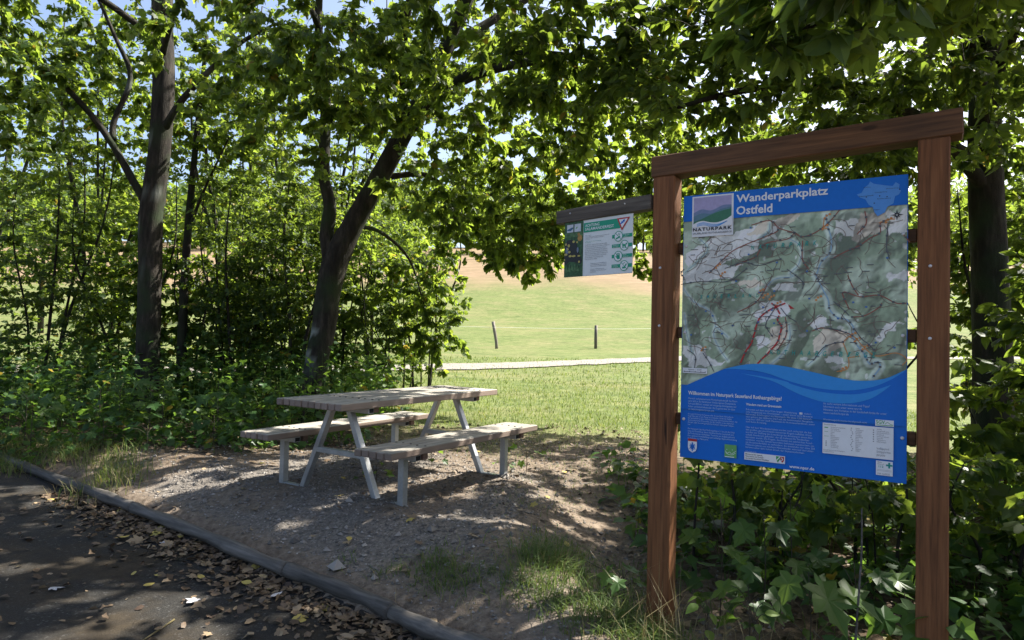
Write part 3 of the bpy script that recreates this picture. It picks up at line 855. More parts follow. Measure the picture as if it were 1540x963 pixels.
def dist_line(px, pz, pts):
    d = np.full(px.shape, 9.0)
    Q = smooth_path(np.array(pts), 5)
    for (x1, y1), (x2, y2) in zip(Q[:-1], Q[1:]):
        dx, dy = x2 - x1, y2 - y1; L = dx * dx + dy * dy + 1e-12
        t = np.clip(((px - x1) * dx + (pz - y1) * dy) / L, 0, 1)
        d = np.minimum(d, np.hypot(px - x1 - t * dx, pz - y1 - t * dy))
    return d
mx_, mz_ = np.linspace(0.001, 1.041, 260), np.linspace(1.03, 1.925, 225)
MX, MZ = np.meshgrid(mx_, mz_)
dr = np.min([dist_line(MX, MZ, l) for l in MAP_RIVERS + MAP_VALLEYS], axis=0)
wx = MX + (fbm(MX * 9, MZ * 9, 3) - .45) * 0.12; wz = MZ + (fbm(MX * 9 + 5, MZ * 9 + 5, 3) - .45) * 0.12
hgt = fbm(wx * 7.5 + 1, wz * 6.5, 4) * 0.32 + 0.22 * sstep(0.0, 0.14, dr)
hx = np.gradient(hgt, axis=1) / (mx_[1] - mx_[0]); hz = np.gradient(hgt, axis=0) / (mz_[1] - mz_[0])
shade = np.clip(0.85 + 0.26 * (hz * 0.7 - hx * 0.7), 0.42, 1.2)
wood = np.array([0.165, 0.22, 0.145]); lite = np.array([0.29, 0.35, 0.265]); field = np.array([0.50, 0.51, 0.48]); tanc = np.array([0.42, 0.38, 0.30]); vale = np.array([0.36, 0.43, 0.365])
wmix = sstep(0.40, 0.62, fbm(MX * 11 + 3, MZ * 10, 4))[..., None]
colr = wood * (1 - wmix) + lite * wmix
jx = MX + (fbm(MX * 30, MZ * 30, 3) - .45) * 0.05; jz = MZ + (fbm(MX * 30 + 9, MZ * 30, 3) - .45) * 0.05
for l in MAP_PALE: colr[inside(jx, jz, l)] = field
for l in MAP_TAN: colr[inside(jx, jz, l)] = tanc
patch = fbm(MX * 26 + 2, MZ * 26 + 4, 2)
colr = np.where(((patch > 0.60) & (dr > 0.02))[..., None], colr * 0.35 + field * 0.65, colr)
v_ = (1 - sstep(0.006, 0.016, np.min([dist_line(MX, MZ, l) for l in MAP_VALLEYS], axis=0)))[..., None]
colr = colr * (1 - v_) + vale * v_
r_ = (1 - sstep(0.012, 0.026, np.min([dist_line(MX, MZ, l) for l in MAP_RIVERS], axis=0)))[..., None]
colr = colr * (1 - r_) + vale * r_
colr = colr * np.where(colr.mean(-1) > 0.42, 0.5 + 0.5 * shade, shade)[..., None]
cont = np.abs((hgt * 34) % 1 - 0.5)
colr = colr * np.where(cont > 0.44, 0.86, 1.0)[..., None]
nxm = len(mx_)
wave_top = WAVE_LEFT + WAVE_W_TOP[1:]
wtx = np.array([p[0] for p in wave_top]); wtz = np.array([p[1] for p in wave_top])
keepv = MZ > np.interp(MX, wtx, wtz) - 0.012
ii = np.arange(len(mz_) - 1)[:, None] * nxm + np.arange(nxm - 1)[None]
qk = np.stack([ii, ii + 1, ii + nxm + 1, ii + nxm], -1).reshape(-1, 4)
kv = keepv.ravel(); qk = qk[kv[qk].all(1)]
mm_, nt_, out_ = nodes_of('printed_map')
principled(nt_, out_, attr(nt_, 'print', 'Color'), 0.35)
mapme = make_mesh('map_print', np.stack([MX.ravel(), np.full(MX.size, -0.0009), MZ.ravel() - 1.346], 1), [qk], mm_, False, vert_attrs={'print': np.clip(colr.reshape(-1, 3) * 1.5, 0, 0.8)})
link('map_print', mapme, panel)

def printed(name, mat, fn):
    g = Geo(); fn(g); o = g.build(name, mat, panel)
    return tag(o, kind='stuff') if len(g.V) > 3 else o
printed('river_line', M['river_ink'], lambda g: [ribbon(g, l, 0.0065, 3) for l in MAP_RIVERS] + [ribbon(g, l, 0.003, 3) for l in MAP_VALLEYS])
printed('road_line', M['maroon_ink'], lambda g: [ribbon(g, l, 0.0048, 4) for l in MAP_ROADS])
printed('main_road_line', M['orange_ink'], lambda g: [ribbon(g, l, 0.004, 5) for l in MAP_ORANGE] + [disc(g, x + dx, z + dz, 0.006, 5, 7) for x, z in MAP_TOWNS for dx, dz in ((0, 0), (0.013, 0.006), (-0.008, -0.012))])
printed('lane_line', M['road_ink'], lambda g: [ribbon(g, l, 0.0042, 6) for l in MAP_GREY])
def _byways(g):
    r = np.random.default_rng(12)
    for k in range(190):
        x, z = r.uniform(0.03, 1.0), r.uniform(1.15, 1.88); a = r.uniform(0, 6.28); pts = [(x, z)]
        for j in range(4):
            a += r.normal(0, 0.6); x += 0.032 * math.cos(a); z += 0.026 * math.sin(a); pts.append((x, z))
        if all(0.01 < q[0] < 1.03 and 1.17 < q[1] < 1.90 for q in pts): ribbon(g, pts, 0.0026, 4, 4)
printed('byway_line', flat_mat('printed_byway', (0.17, 0.13, 0.11)), _byways)
printed('hiking_route', M['red_ink'], lambda g: [ribbon(g, l, 0.0075, 8) for l in MAP_RED] + [poly(g, [(0.535, 1.46), (0.565, 1.438), (0.545, 1.436)], 8)])
def _marks(g):
    r = np.random.default_rng(3)
    lines = MAP_ROADS + MAP_GREY + MAP_RED + MAP_RIVERS
    for l in lines:
        Q = smooth_path(np.array(l), 6)
        for q in Q[3::5]:
            if r.random() < 0.75: rect(g, q[0] - 0.005, q[1] - 0.004, q[0] + 0.005, q[1] + 0.005, 9)
    for k in range(90):
        x, z = r.uniform(0.03, 1.0), r.uniform(1.17, 1.86)
        w = r.uniform(0.012, 0.04)
        ribbon(g, [(x, z), (x + w, z)], 0.004, 9, 1)
printed('waymark_signs', M['road_ink'], _marks)
def _marks2(g):
    r = np.random.default_rng(8)
    for k in range(26):
        x, z = r.uniform(0.03, 1.0), r.uniform(1.17, 1.86); rect(g, x, z, x + 0.009, z + 0.008, 9)
printed('parking_signs', flat_mat('printed_sign_blue', (0.06, 0.16, 0.40), 0.4), _marks2)
def _spaced(g, word, a, b, h):
    for k, ch in enumerate(word):
        u = k / (len(word) - 1)
        x, z = a[0] + (b[0] - a[0]) * u, a[1] + (b[1] - a[1]) * u
        text_geo(g, ch, (x - h * 0.33, z - h / 2, x + h * 0.33, z + h / 2), 10, 0.01, shear=0.2)
printed('map_writing', M['teal_ink'], lambda g: (_spaced(g, 'NATURPARK', (0.363, 1.752), (0.655, 1.759), 0.024), _spaced(g, 'SAUERLAND', (0.103, 1.503), (0.389, 1.506), 0.02), _spaced(g, 'ROTHAARGEBIRGE', (0.459, 1.219), (0.912, 1.219), 0.024)))
printed('scale_box', M['white_ink'], lambda g: rect(g, 0.008, 1.094, 0.14, 1.122, 10))
printed('scale_marks', M['black_ink'], lambda g: [text_geo(g, 'Maßstab 1 : 50.000', (0.04, 1.110, 0.11, 1.117), 11), ribbon(g, [(0.015, 1.101), (0.132, 1.101)], 0.003, 11, 1)] + [rect(g, x, 1.101, x + 0.003, 1.106, 11) for x in (0.015, 0.045, 0.075, 0.105, 0.129)])
def _compass(g):
    for k in range(8):
        a = k * math.pi / 4; r = 0.028 if k % 2 == 0 else 0.018
        poly(g, [(1.0 + r * math.cos(a), 1.868 + r * math.sin(a)), (1.0 + 0.006 * math.cos(a + 0.8), 1.868 + 0.006 * math.sin(a + 0.8)), (1.0 + 0.006 * math.cos(a - 0.8), 1.868 + 0.006 * math.sin(a - 0.8))], 10)
printed('compass_rose', M['black_ink'], _compass)

# --- header, wave and writing
printed('header_band', M['blue'], lambda g: rect(g, 0.0005, 1.912, 1.0415, 2.0515, 10))
printed('district_outline', M['blue_pale'], lambda g: poly(g, DISTRICT, 12))
printed('district_marks', M['black_ink'], lambda g: [text_geo(g, w, (x, z, x + wd, z + 0.006), 13) for w, x, z, wd in (('Arnsberg', 0.862, 2.005, 0.03), ('Lennestadt', 0.845, 1.965, 0.06), ('Schmallenberg', 0.91, 1.976, 0.05), ('Winterberg', 0.955, 1.989, 0.05), ('Bad Berleburg', 0.92, 1.945, 0.055), ('Siegen', 0.905, 1.895, 0.025))] + [disc(g, x, z, 0.003, 13, 6) for x, z in ((0.875, 1.962), (0.93, 1.962), (0.96, 1.956), (1.01, 1.985), (0.908, 1.93))])
printed('heading', M['white_ink'], lambda g: (text_geo(g, 'Wanderparkplatz', (0.279, 1.978, 0.712, 2.032), 12, 0.022), text_geo(g, 'Ostfeld', (0.279, 1.926, 0.457, 1.972), 12, 0.022)))
wv = MAP = None
light = [p for p in WAVE_W_TOP]; low = sorted([p for p in WAVE_W_LOW if p[0] != 0.57])
dark_top = WAVE_LEFT + low[1:] + [(1.0415, 1.158)]
printed('dark_wave', M['blue'], lambda g: poly(g, [(0.0005, 0.9), (1.0415, 0.9)] + [(min(max(x, 0.0005), 1.0415), z) for x, z in reversed(dark_top)], 11))
_wt = smooth_path(np.array(light), 4); _wl = smooth_path(np.array(low), 4)
printed('light_wave', M['blue_mid'], lambda g: poly(g, [tuple(p) for p in _wt] + [tuple(p) for p in _wl[::-1]], 12))
_cu = smooth_path(np.array(sorted(WAVE_C_UP)), 4); _cl = smooth_path(np.array([p for p in sorted(WAVE_C_LO) if p[0] != 0.57]), 4)
printed('light_crescent', M['blue_mid'], lambda g: poly(g, [tuple(p) for p in _cl] + [tuple(p) for p in _cu[::-1]][1:-1], 13))
printed('welcome_line', M['white_ink'], lambda g: text_geo(g, 'Willkommen im Naturpark Sauerland Rothaargebirge!', (0.042, 0.973, 0.511, 0.999), 14, 0.02))
C1 = 'Die wald- und gewässerreiche Mittelgebirgslandschaft des Natur-\nparks zählt zu den beliebtesten Wanderregionen Deutschlands.\nAuf rund 3800 km² vereinen sich einzigartige Schutzgebiete und\nKultur- und Industriedenkmäler, die Zeugnisse einer der ältes-\nten Industrieregionen Europas sind.'
C2 = 'Ihr sucht Erholung und Genuss oder die sportliche Herausforde-\nrung? Hier gibt es eine Menge zu entdecken. Erlebt die Vielfalt\nder Landschaft bei einer Wanderung über aussichtsreiche Höhen und\ndurch artenreiche Wiesentäler, bei der Einkehr in den idyllischen\nDörfern oder bei einer gemütlichen Radtour entlang der Talsper-\nren!'
C3 = 'Der Naturpark Sauerland Rothaargebirge e.V. hat sich die Erhal-\ntung und Entwicklung dieser charakteristischen Landschaft und\ndie Förderung des nachhaltigen Tourismus zur Aufgabe gemacht.\nDazu gehören Umweltbildung und nachhaltige Regionalentwicklung\nals Aufgaben des Naturparks.'
D0 = 'Wandern rund um Grevenstein'
D1 = 'Erkundet auf dem etwa 9 km langen Wanderweg    die maleri-\nsche Umgebung von Grevenstein – einem durch seine Brauerei\nbekannten Erholungsort im Naturpark. Mit etwa 1300 Einwoh-\nnern gehört das idyllische Dorf seit der kommunalen Neugliede-\nrung von 1975 zur Stadt Meschede im Hochsauerlandkreis, zuvor\nzum Kreis Arnsberg.'
D2 = 'Hier auf dem Wanderparkplatz werden euch sicherlich die bei-\nden großen, gut geschützten steinernen Kugeln auffallen. Diese\nwurden am Südhang des Lüsenbergs bei Arnsberg in einem Kie-\nselkalk-Steinbruch gefunden, der als Lieferant für Straßenbau\nbetrieben wurde. Die Kugeln, durchsetzt mit zahlreichen Fossil-\nschichten, wurden damals besonders behutsam transportiert, um\nein Auseinanderfallen zu verhindern. Sie entstanden vor etwa 330\nMillionen Jahren aus weichem Meeresboden während des Unter-\nkarbons unter dem hohen Druck der Gesteinsschichten.'
E1 = 'Ihr sucht weitere Informationen und Tipps?\nInformiert euch unter: www.npsr.de\nHinweise zum Verhalten in der Landschaft findet ihr unter:\nwww.ruecksicht.npsr.de'
printed('body_text', M['soft_ink'], lambda g: (
    text_geo(g, C1, (0.042, 0.895, 0.298, 0.965), 14), text_geo(g, C2, (0.042, 0.817, 0.298, 0.893 - 0.012), 14), text_geo(g, C3, (0.042, 0.742, 0.298, 0.803), 14),
    text_geo(g, D1, (0.341, 0.855, 0.664, 0.928), 14), text_geo(g, D2, (0.341, 0.728, 0.664, 0.838), 14),
    text_geo(g, 'Gefördert durch:', (0.341, 0.707, 0.395, 0.715), 14),
    text_geo(g, E1, (0.7, 0.928, 0.965, 0.985), 14), text_geo(g, 'Wanderwegeinformation bereitgestellt vom:', (0.7, 0.897, 0.885, 0.908), 14)))
printed('subheading', M['white_ink'], lambda g: text_geo(g, D0, (0.341, 0.943, 0.51, 0.956), 14, 0.02))
printed('waymark_symbol', M['white_ink'], lambda g: rect(g, 0.594, 0.918, 0.607, 0.928, 14))
printed('web_address', M['white_ink'], lambda g: text_geo(g, 'www.npsr.de', (0.55, 0.648, 0.663, 0.668), 14, 0.02))
# logo of the nature park: picture of hills over a white wave
printed('logo_plate', M['white_ink'], lambda g: rect(g, 0.048, 1.825, 0.265, 2.043, 12))
printed('logo_sky', flat_mat('printed_lilac', (0.36, 0.33, 0.52), 0.4), lambda g: rect(g, 0.056, 1.90, 0.255, 2.036, 13))
hl = [[(0.056, 1.955), (0.10, 1.972), (0.15, 1.962), (0.21, 1.985), (0.255, 1.985)], [(0.056, 1.935), (0.10, 1.950), (0.15, 1.945), (0.20, 1.965), (0.255, 1.975)], [(0.056, 1.905), (0.10, 1.92), (0.15, 1.94), (0.2, 1.955), (0.255, 1.965)]]
for k, (l, c) in enumerate(zip(hl, ((0.16, 0.22, 0.36), (0.10, 0.20, 0.26), (0.045, 0.17, 0.10)))):
    printed('logo_hills', flat_mat('printed_hill_%s' % ('blue', 'teal', 'green')[k], c, 0.4), lambda g: poly(g, [(0.056, 1.885), (0.255, 1.885)] + [tuple(p) for p in smooth_path(np.array(l), 5)[::-1]], 14 + k))
printed('logo_wave', M['white_ink'], lambda g: poly(g, [(0.052, 1.876), (0.26, 1.876), (0.26, 1.93)] + [tuple(p) for p in smooth_path(np.array([(0.235, 1.912), (0.19, 1.897), (0.15, 1.898), (0.11, 1.908), (0.08, 1.905), (0.054, 1.893)]), 5)], 17))
printed('logo_ripple', M['blue_mid'], lambda g: [ribbon(g, [(0.075, 1.893 - k * .006), (0.11, 1.899 - k * .006), (0.15, 1.889 - k * .006), (0.19, 1.886 - k * .004), (0.235, 1.900)], 0.003, 18) for k in range(3)])
printed('logo_writing', M['black_ink'], lambda g: (text_geo(g, 'NATURPARK', (0.054, 1.855, 0.258, 1.873), 18, 0.03, spacing=1.25), text_geo(g, 'SAUERLAND ROTHAARGEBIRGE', (0.054, 1.838, 0.258, 1.848), 18)))
# crest, green logo, ministry strip, club logo, legend and rescue sticker
sh = [(0.044, 0.744), (0.092, 0.744), (0.092, 0.70), (0.086, 0.682), (0.068, 0.672), (0.05, 0.682), (0.044, 0.70)]
printed('crest', M['white_ink'], lambda g: poly(g, sh[::-1], 14))
printed('crest_top', M['red_ink'], lambda g: rect(g, 0.044, 0.732, 0.092, 0.745, 15))
def _eagle(g):
    disc(g, 0.068, 0.705, 0.008, 15, 8, 0.014); disc(g, 0.068, 0.722, 0.005, 15, 7)
    for sx in (-1, 1):
        for k in range(4): ribbon(g, [(0.068 + sx * 0.004, 0.711 - k * 0.002), (0.068 + sx * (0.013 + 0.002 * (k % 2)), 0.718 - k * 0.009)], 0.004, 15, 1)
        ribbon(g, [(0.068, 0.698), (0.068 + sx * 0.009, 0.688)], 0.004, 15, 1)
    ribbon(g, [(0.068, 0.695), (0.068, 0.679)], 0.006, 15, 1)
printed('crest_eagle', M['blue'], _eagle)
printed('green_logo', M['grass_ink'], lambda g: rect(g, 0.236, 0.668, 0.297, 0.735, 14))
printed('green_logo_lines', M['white_ink'], lambda g: (ribbon(g, [(0.24, 0.702), (0.25, 0.69), (0.262, 0.697), (0.272, 0.688), (0.284, 0.697), (0.294, 0.704)], 0.002, 15), ribbon(g, [(0.242, 0.692), (0.258, 0.684), (0.276, 0.684), (0.292, 0.694)], 0.002, 15), disc(g, 0.248, 0.709, 0.002, 15, 6), disc(g, 0.276, 0.709, 0.002, 15, 6), rect(g, 0.238, 0.670, 0.285, 0.674, 15)))
printed('ministry_strip', M['white_ink'], lambda g: rect(g, 0.336, 0.668, 0.53, 0.706, 14))
printed('ministry_writing', M['black_ink'], lambda g: text_geo(g, 'Ministerium für Umwelt,\nNaturschutz und Verkehr\ndes Landes Nordrhein-Westfalen', (0.341, 0.673, 0.455, 0.701), 15, 0.01))
printed('state_arms_green', M['green_ink'], lambda g: poly(g, [(0.488, 0.702), (0.489, 0.682), (0.497, 0.672), (0.507, 0.688), (0.507, 0.702)], 15))
printed('state_arms_red', M['red_ink'], lambda g: poly(g, [(0.508, 0.702), (0.508, 0.688), (0.517, 0.672), (0.525, 0.682), (0.526, 0.702)], 15))
printed('state_arms_white', M['white_ink'], lambda g: (ribbon(g, [(0.489, 0.68), (0.506, 0.70)], 0.004, 16, 1), ribbon(g, [(0.513, 0.698), (0.519, 0.69), (0.514, 0.682)], 0.004, 16)))
printed('club_logo', M['white_ink'], lambda g: rect(g, 0.919, 0.893, 0.993, 0.922, 14))
printed('club_writing', M['green_ink'], lambda g: (text_geo(g, 'SGV', (0.922, 0.903, 0.958, 0.920), 15, 0.015), ribbon(g, [(0.958, 0.903), (0.968, 0.912), (0.978, 0.905), (0.99, 0.901)], 0.002, 15), rect(g, 0.924, 0.896, 0.988, 0.899, 15)))
printed('legend_plate', M['white_ink'], lambda g: rect(g, 0.698, 0.742, 0.992, 0.888, 14))
def _legend(g):
    text_geo(g, 'Zeichenerklärung', (0.704, 0.876, 0.755, 0.883), 15, 0.01)
    A_ = 'Europäischer Fernwanderweg\nHauptwanderweg\nOrts- und Rundweg\nRadweg\nBach\nBahnlinie\nNaturschutzgebiet\nNaturparkgrenze\nAutobahn\nBundesstraße\nLandstraße\nGemeindestraße\nWirtschaftsweg'
    B1 = 'Parkplatz\nWanderparkplatz\nBushaltestelle\nInformation\nCampingplatz\nJugendherberge\nKirche\nKapelle\nAussichtspunkt\nBurg, Schloss\nDenkmal\nHöhle\nSchutzhütte\nGrillplatz'
    B2 = 'Skilift\nLanglaufloipe\nSchwimmbad\nFreibad\nWassersport\nQuelle\nTalsperre\nKläranlage'
    text_geo(g, A_, (0.733, 0.770, 0.795, 0.872), 15); text_geo(g, B1, (0.838, 0.764, 0.872, 0.876), 15); text_geo(g, B2, (0.925, 0.815, 0.975, 0.880), 15)
    text_geo(g, 'Herausgeber: Naturpark Sauerland Rothaargebirge e.V.\nKartografie und Gestaltung', (0.702, 0.748, 0.795, 0.762), 15)
    text_geo(g, 'Vervielfältigung nur mit\nGenehmigung des Heraus-\ngebers gestattet', (0.925, 0.752, 0.982, 0.795), 15)
    for k, z in enumerate((0.79, 0.797, 0.804, 0.811)): rect(g, 0.711, z - 0.012, 0.716, z - 0.008, 15)
    for z in np.linspace(0.768, 0.872, 13): disc(g, 0.823 + 0.004 * math.sin(z * 900), z, 0.0025, 15, 6)
    for z in np.linspace(0.82, 0.872, 6): disc(g, 0.912, z, 0.003, 15, 6)
printed('legend_writing', M['grey_ink'], _legend)
printed('legend_symbols', M['green_ink'], lambda g: (rect(g, 0.706, 0.864, 0.722, 0.868, 15), ribbon(g, [(0.705, 0.825), (0.724, 0.825)], 0.0015, 15, 1), rect(g, 0.706, 0.846, 0.722, 0.8475, 15)))
printed('rescue_sticker', M['white_ink'], lambda g: rect(g, 0.923, 0.668, 0.99, 0.734, 14))
printed('rescue_cross', M['teal_ink'], lambda g: (rect(g, 0.963, 0.712, 0.989, 0.720, 15), rect(g, 0.972, 0.703, 0.980, 0.729, 15), text_geo(g, '112', (0.934, 0.703, 0.953, 0.713), 15, 0.02)))
printed('rescue_writing', M['grey_ink'], lambda g: (text_geo(g, 'Beim\nNotruf', (0.930, 0.716, 0.955, 0.731), 15), text_geo(g, 'PSR-SU0025', (0.930, 0.671, 0.978, 0.679), 15), ribbon(g, [(0.928, 0.693), (0.986, 0.693)], 0.001, 15, 1), ribbon(g, [(0.928, 0.688), (0.986, 0.688)], 0.001, 15, 1)))

# ------------------------------------------------------------------ the small warning sign on its grey arm
SX, SY = 0.745, 3.585
SIGN = empty('warning_sign', (SX, SY, 1.64), -0.805)
tag(SIGN, 'small green and white warning sign hanging from a grey timber arm', 'sign')
ga = Geo(); ga.bevel_box((0, 0, 0), (0.70, 0.06, 0.083), 0.004)
arm = ga.build('arm', M['grey_arm'], SIGN, (-0.328, 0.012, 0.385)); arm.rotation_euler = (0, -0.012, 0)
gp = Geo(); gp.bevel_box((0, 0, 0), (0.512, 0.006, 0.34), 0.002)
M['sign_white'] = flat_mat('sign_white', (0.66, 0.70, 0.70), 0.45, 0.03)
M['sign_green'] = flat_mat('sign_green', (0.015, 0.30, 0.18), 0.45, 0.03)
plate = gp.build('sign_plate', M['sign_white'], SIGN, (-0.356, -0.004, 0.172))
for xx in (-0.56, -0.15):
    g = Geo(); g.tube([(0, 0, 0), (0, -0.005, 0)], [0.006, 0.004], 8); g.build('screw', M['screw'], arm, (xx + 0.328, -0.030, 0.012), True)
_panel_keep, _z_keep = panel, 1.346
def S(u, v): return (-0.256 + 0.512 * u, 0.17 - 0.34 * v + 1.346)      # unit square of the plate, read by P3
def sprint(name, mat, fn):
    g = Geo(); fn(g)
    for V in g.V: V[:, 1] -= 0.003
    o = g.build(name, mat, plate)
    return tag(o, kind='stuff') if len(g.V) > 3 else o
def spoly(g, pts, lay): poly(g, [S(*p) for p in pts], lay)
def stext(g, body, u0, v0, u1, v1, lay, bold=0.0):
    a = S(u0, v1); b = S(u1, v0); text_geo(g, body, (a[0], a[1], b[0], b[1]), lay, bold)
sprint('picture_ground', flat_mat('printed_dark_green', (0.03, 0.09, 0.035), 0.4, 0.5), lambda g: spoly(g, [(0.003, 0.997), (0.295, 0.997), (0.295, 0.003), (0.003, 0.003)], 2))
sprint('picture_moss', flat_mat('printed_moss', (0.07, 0.15, 0.06), 0.4, 0.5), lambda g: (spoly(g, [(0.003, 0.28), (0.295, 0.28), (0.295, 0.2), (0.003, 0.2)], 3), [spoly(g, [(0.02 + 0.045 * k, 0.93 - 0.03 * (k % 3)), (0.07 + 0.045 * k, 0.90), (0.05 + 0.04 * k, 0.78 - 0.02 * (k % 2))], 5) for k in range(5)]))
def _sal(g):
    spoly(g, [(0.01, 0.42), (0.05, 0.33), (0.12, 0.32), (0.19, 0.38), (0.22, 0.5), (0.25, 0.62), (0.28, 0.7), (0.27, 0.78), (0.18, 0.74), (0.09, 0.72), (0.02, 0.78), (0.003, 0.7), (0.003, 0.5)], 4)
sprint('salamander_body', flat_mat('printed_glossy_black', (0.012, 0.013, 0.016), 0.3), _sal)
sprint('salamander_sheen', flat_mat('printed_sheen', (0.14, 0.18, 0.26), 0.35), lambda g: (disc(g, *S(0.045, 0.52), 0.012, 5, 10, 0.022), disc(g, *S(0.215, 0.52), 0.008, 5, 8, 0.018)))
def _spots(g):
    for u, v, a, b in ((0.03, 0.40, .007, .008), (0.075, 0.43, .010, .010), (0.15, 0.365, .010, .008), (0.06, 0.49, .007, .007), (0.085, 0.545, .011, .008), (0.03, 0.585, .014, .007), (0.10, 0.62, .013, .007), (0.155, 0.625, .016, .006), (0.235, 0.63, .012, .006), (0.205, 0.38, .007, .006), (0.01, 0.68, .006, .006), (0.24, 0.735, .007, .007)):
        disc(g, *S(u, v), a, 6, 9, b)
sprint('salamander_spot', flat_mat('printed_yellow', (0.42, 0.36, 0.10), 0.4), _spots)
sprint('picture_fungus', flat_mat('printed_ochre', (0.33, 0.19, 0.05), 0.4, 0.3), lambda g: (disc(g, *S(0.245, 0.31), 0.019, 4, 10, 0.02), disc(g, *S(0.225, 0.24), 0.01, 4, 9)))
sprint('logo_square', flat_mat('printed_logo_white', (0.5, 0.55, 0.6), 0.4), lambda g: (spoly(g, [(0.04, 0.19), (0.14, 0.19), (0.14, 0.05), (0.04, 0.05)], 4), spoly(g, [(0.158, 0.19), (0.258, 0.19), (0.258, 0.05), (0.158, 0.05)], 4)))
sprint('logo_hill', flat_mat('printed_logo_blue', (0.05, 0.13, 0.22), 0.4), lambda g: spoly(g, [(0.045, 0.16), (0.10, 0.165), (0.137, 0.13), (0.137, 0.10), (0.09, 0.115), (0.045, 0.14)], 5))
sprint('logo_leaf', M['grass_ink'], lambda g: spoly(g, [(0.175, 0.14), (0.20, 0.13), (0.215, 0.10), (0.185, 0.11)], 5))
sprint('title_band', M['sign_green'], lambda g: spoly(g, [(0.302, 0.225), (0.84, 0.225), (0.79, 0.055), (0.302, 0.055)], 3))
sprint('title', M['white_ink'], lambda g: (stext(g, 'ACHTUNG', 0.325, 0.08, 0.535, 0.13, 5, 0.012), stext(g, 'SALAMANDERPEST', 0.325, 0.145, 0.745, 0.195, 5, 0.012)))
sprint('warning_triangle', M['red_ink'], lambda g: spoly(g, [(0.855, 0.27), (0.965, 0.055), (0.785, 0.055)][::1], 5))
sprint('triangle_field', M['white_ink'], lambda g: spoly(g, [(0.858, 0.225), (0.936, 0.078), (0.813, 0.078)], 6))
sprint('triangle_animal', M['blue'], lambda g: (ribbon(g, [S(0.838, 0.155), S(0.868, 0.125), S(0.895, 0.095)], 0.009, 7, 1), ribbon(g, [S(0.85, 0.115), S(0.872, 0.15)], 0.003, 7, 1), ribbon(g, [S(0.872, 0.095), S(0.893, 0.128)], 0.003, 7, 1)))
CC = ((0.81, 0.362), (0.893, 0.525), (0.81, 0.70), (0.893, 0.867))
def _bars(g):
    for k, (u, v) in enumerate(CC):
        if k % 2 == 0: segs = ((0.72, 0.752), (0.868, 0.997))
        else: segs = ((0.72, 0.835), (0.95, 0.997))
        for a, b in segs: spoly(g, [(a, v + 0.028), (b, v + 0.028), (b, v - 0.032), (a, v - 0.032)], 3)
    for u, v in CC: ring(g, *S(u, v), 0.0285, 0.004, 5)
    # the four crossed-out pictures
    x, z = S(*CC[0]); ribbon(g, [(x - .017, z - .014), (x + .012, z - .002)], .009, 5, 1); ribbon(g, [(x - .004, z + .004), (x + .004, z + .02)], .003, 5, 1); ribbon(g, [(x + .006, z + .004), (x + .012, z + .016)], .003, 5, 1)
    x, z = S(*CC[1]); ribbon(g, [(x - .014, z + .001), (x + .010, z + .001)], .011, 5, 1); disc(g, x + .014, z + .008, .006, 5, 7)
    for dx in (-.012, -.006, .004, .009): ribbon(g, [(x + dx, z), (x + dx, z - .016)], .004, 5, 1)
    ribbon(g, [(x - .014, z + .003), (x - .019, z + .010)], .003, 5, 1)
    x, z = S(*CC[2]); disc(g, x + .001, z - .006, .012, 5, 10)
    for k, dx in enumerate((-.009, -.003, .003, .009)): ribbon(g, [(x + dx, z - .004), (x + dx * 1.25, z + .016 + .003 * (k in (1, 2)))], .0045, 5, 1)
    ribbon(g, [(x - .009, z - .008), (x - .018, z + .002)], .0045, 5, 1)
    x, z = S(*CC[3]); ribbon(g, [(x - .012, z - .012), (x + .010, z - .010)], .011, 5, 1); ribbon(g, [(x + .006, z - .006), (x + .017, z + .010)], .008, 5, 1); disc(g, x - .003, z + .013, .003, 5, 6); disc(g, x + .004, z + .016, .003, 5, 6)
sprint('rule_symbols', M['sign_green'], _bars)
sprint('rule_discs', M['white_ink'], lambda g: [disc(g, *S(u, v), 0.0285, 4, 22) for u, v in CC])
sprint('rule_strikes', M['sign_green'], lambda g: [ribbon(g, [(S(u, v)[0] - .02, S(u, v)[1] + .02), (S(u, v)[0] + .02, S(u, v)[1] - .02)], 0.003, 7, 1) for u, v in CC])
sprint('rule_writing', M['white_ink'], lambda g: (stext(g, 'Wege nicht\nverlassen', 0.878, 0.338, 0.96, 0.383, 5), stext(g, 'Hunde an\ndie Leine', 0.735, 0.5, 0.815, 0.548, 5), stext(g, 'Nicht\nberühren', 0.88, 0.675, 0.95, 0.72, 5), stext(g, 'Schuhe\nreinigen', 0.735, 0.843, 0.81, 0.89, 5)))
sprint('sign_text', M['grey_ink'], lambda g: (
    stext(g, 'Was ist das?\n Ein aus Asien eingeschleppter Hautpilz bedroht den\n Feuersalamander und andere Amphibien\n in Europa.', 0.328, 0.275, 0.68, 0.365, 4),
    stext(g, 'Die Krankheit verläuft für Salamander meist tödlich.\nDer Erreger wird über Sporen im Boden, im Wasser und\nan Schuhen, Reifen oder Hundepfoten verbreitet.\nFür Menschen und Haustiere ist der Pilz ungefährlich.\nBitte helfen Sie mit, seine Ausbreitung zu verhindern:\nBleiben Sie auf den Wegen, nehmen Sie Hunde an die\nLeine, fassen Sie keine Salamander an und reinigen\nSie nach dem Besuch Ihre Schuhe gründlich.\nVielen Dank für Ihre Mithilfe!', 0.328, 0.44, 0.685, 0.715, 4),
    stext(g, 'Weitere Informationen\nund Meldung von toten\nTieren beim Naturpark', 0.41, 0.775, 0.65, 0.85, 4), stext(g, 'Untere Naturschutz-\nbehörde im Hochsauer-\nlandkreis', 0.41, 0.875, 0.65, 0.945, 4)))
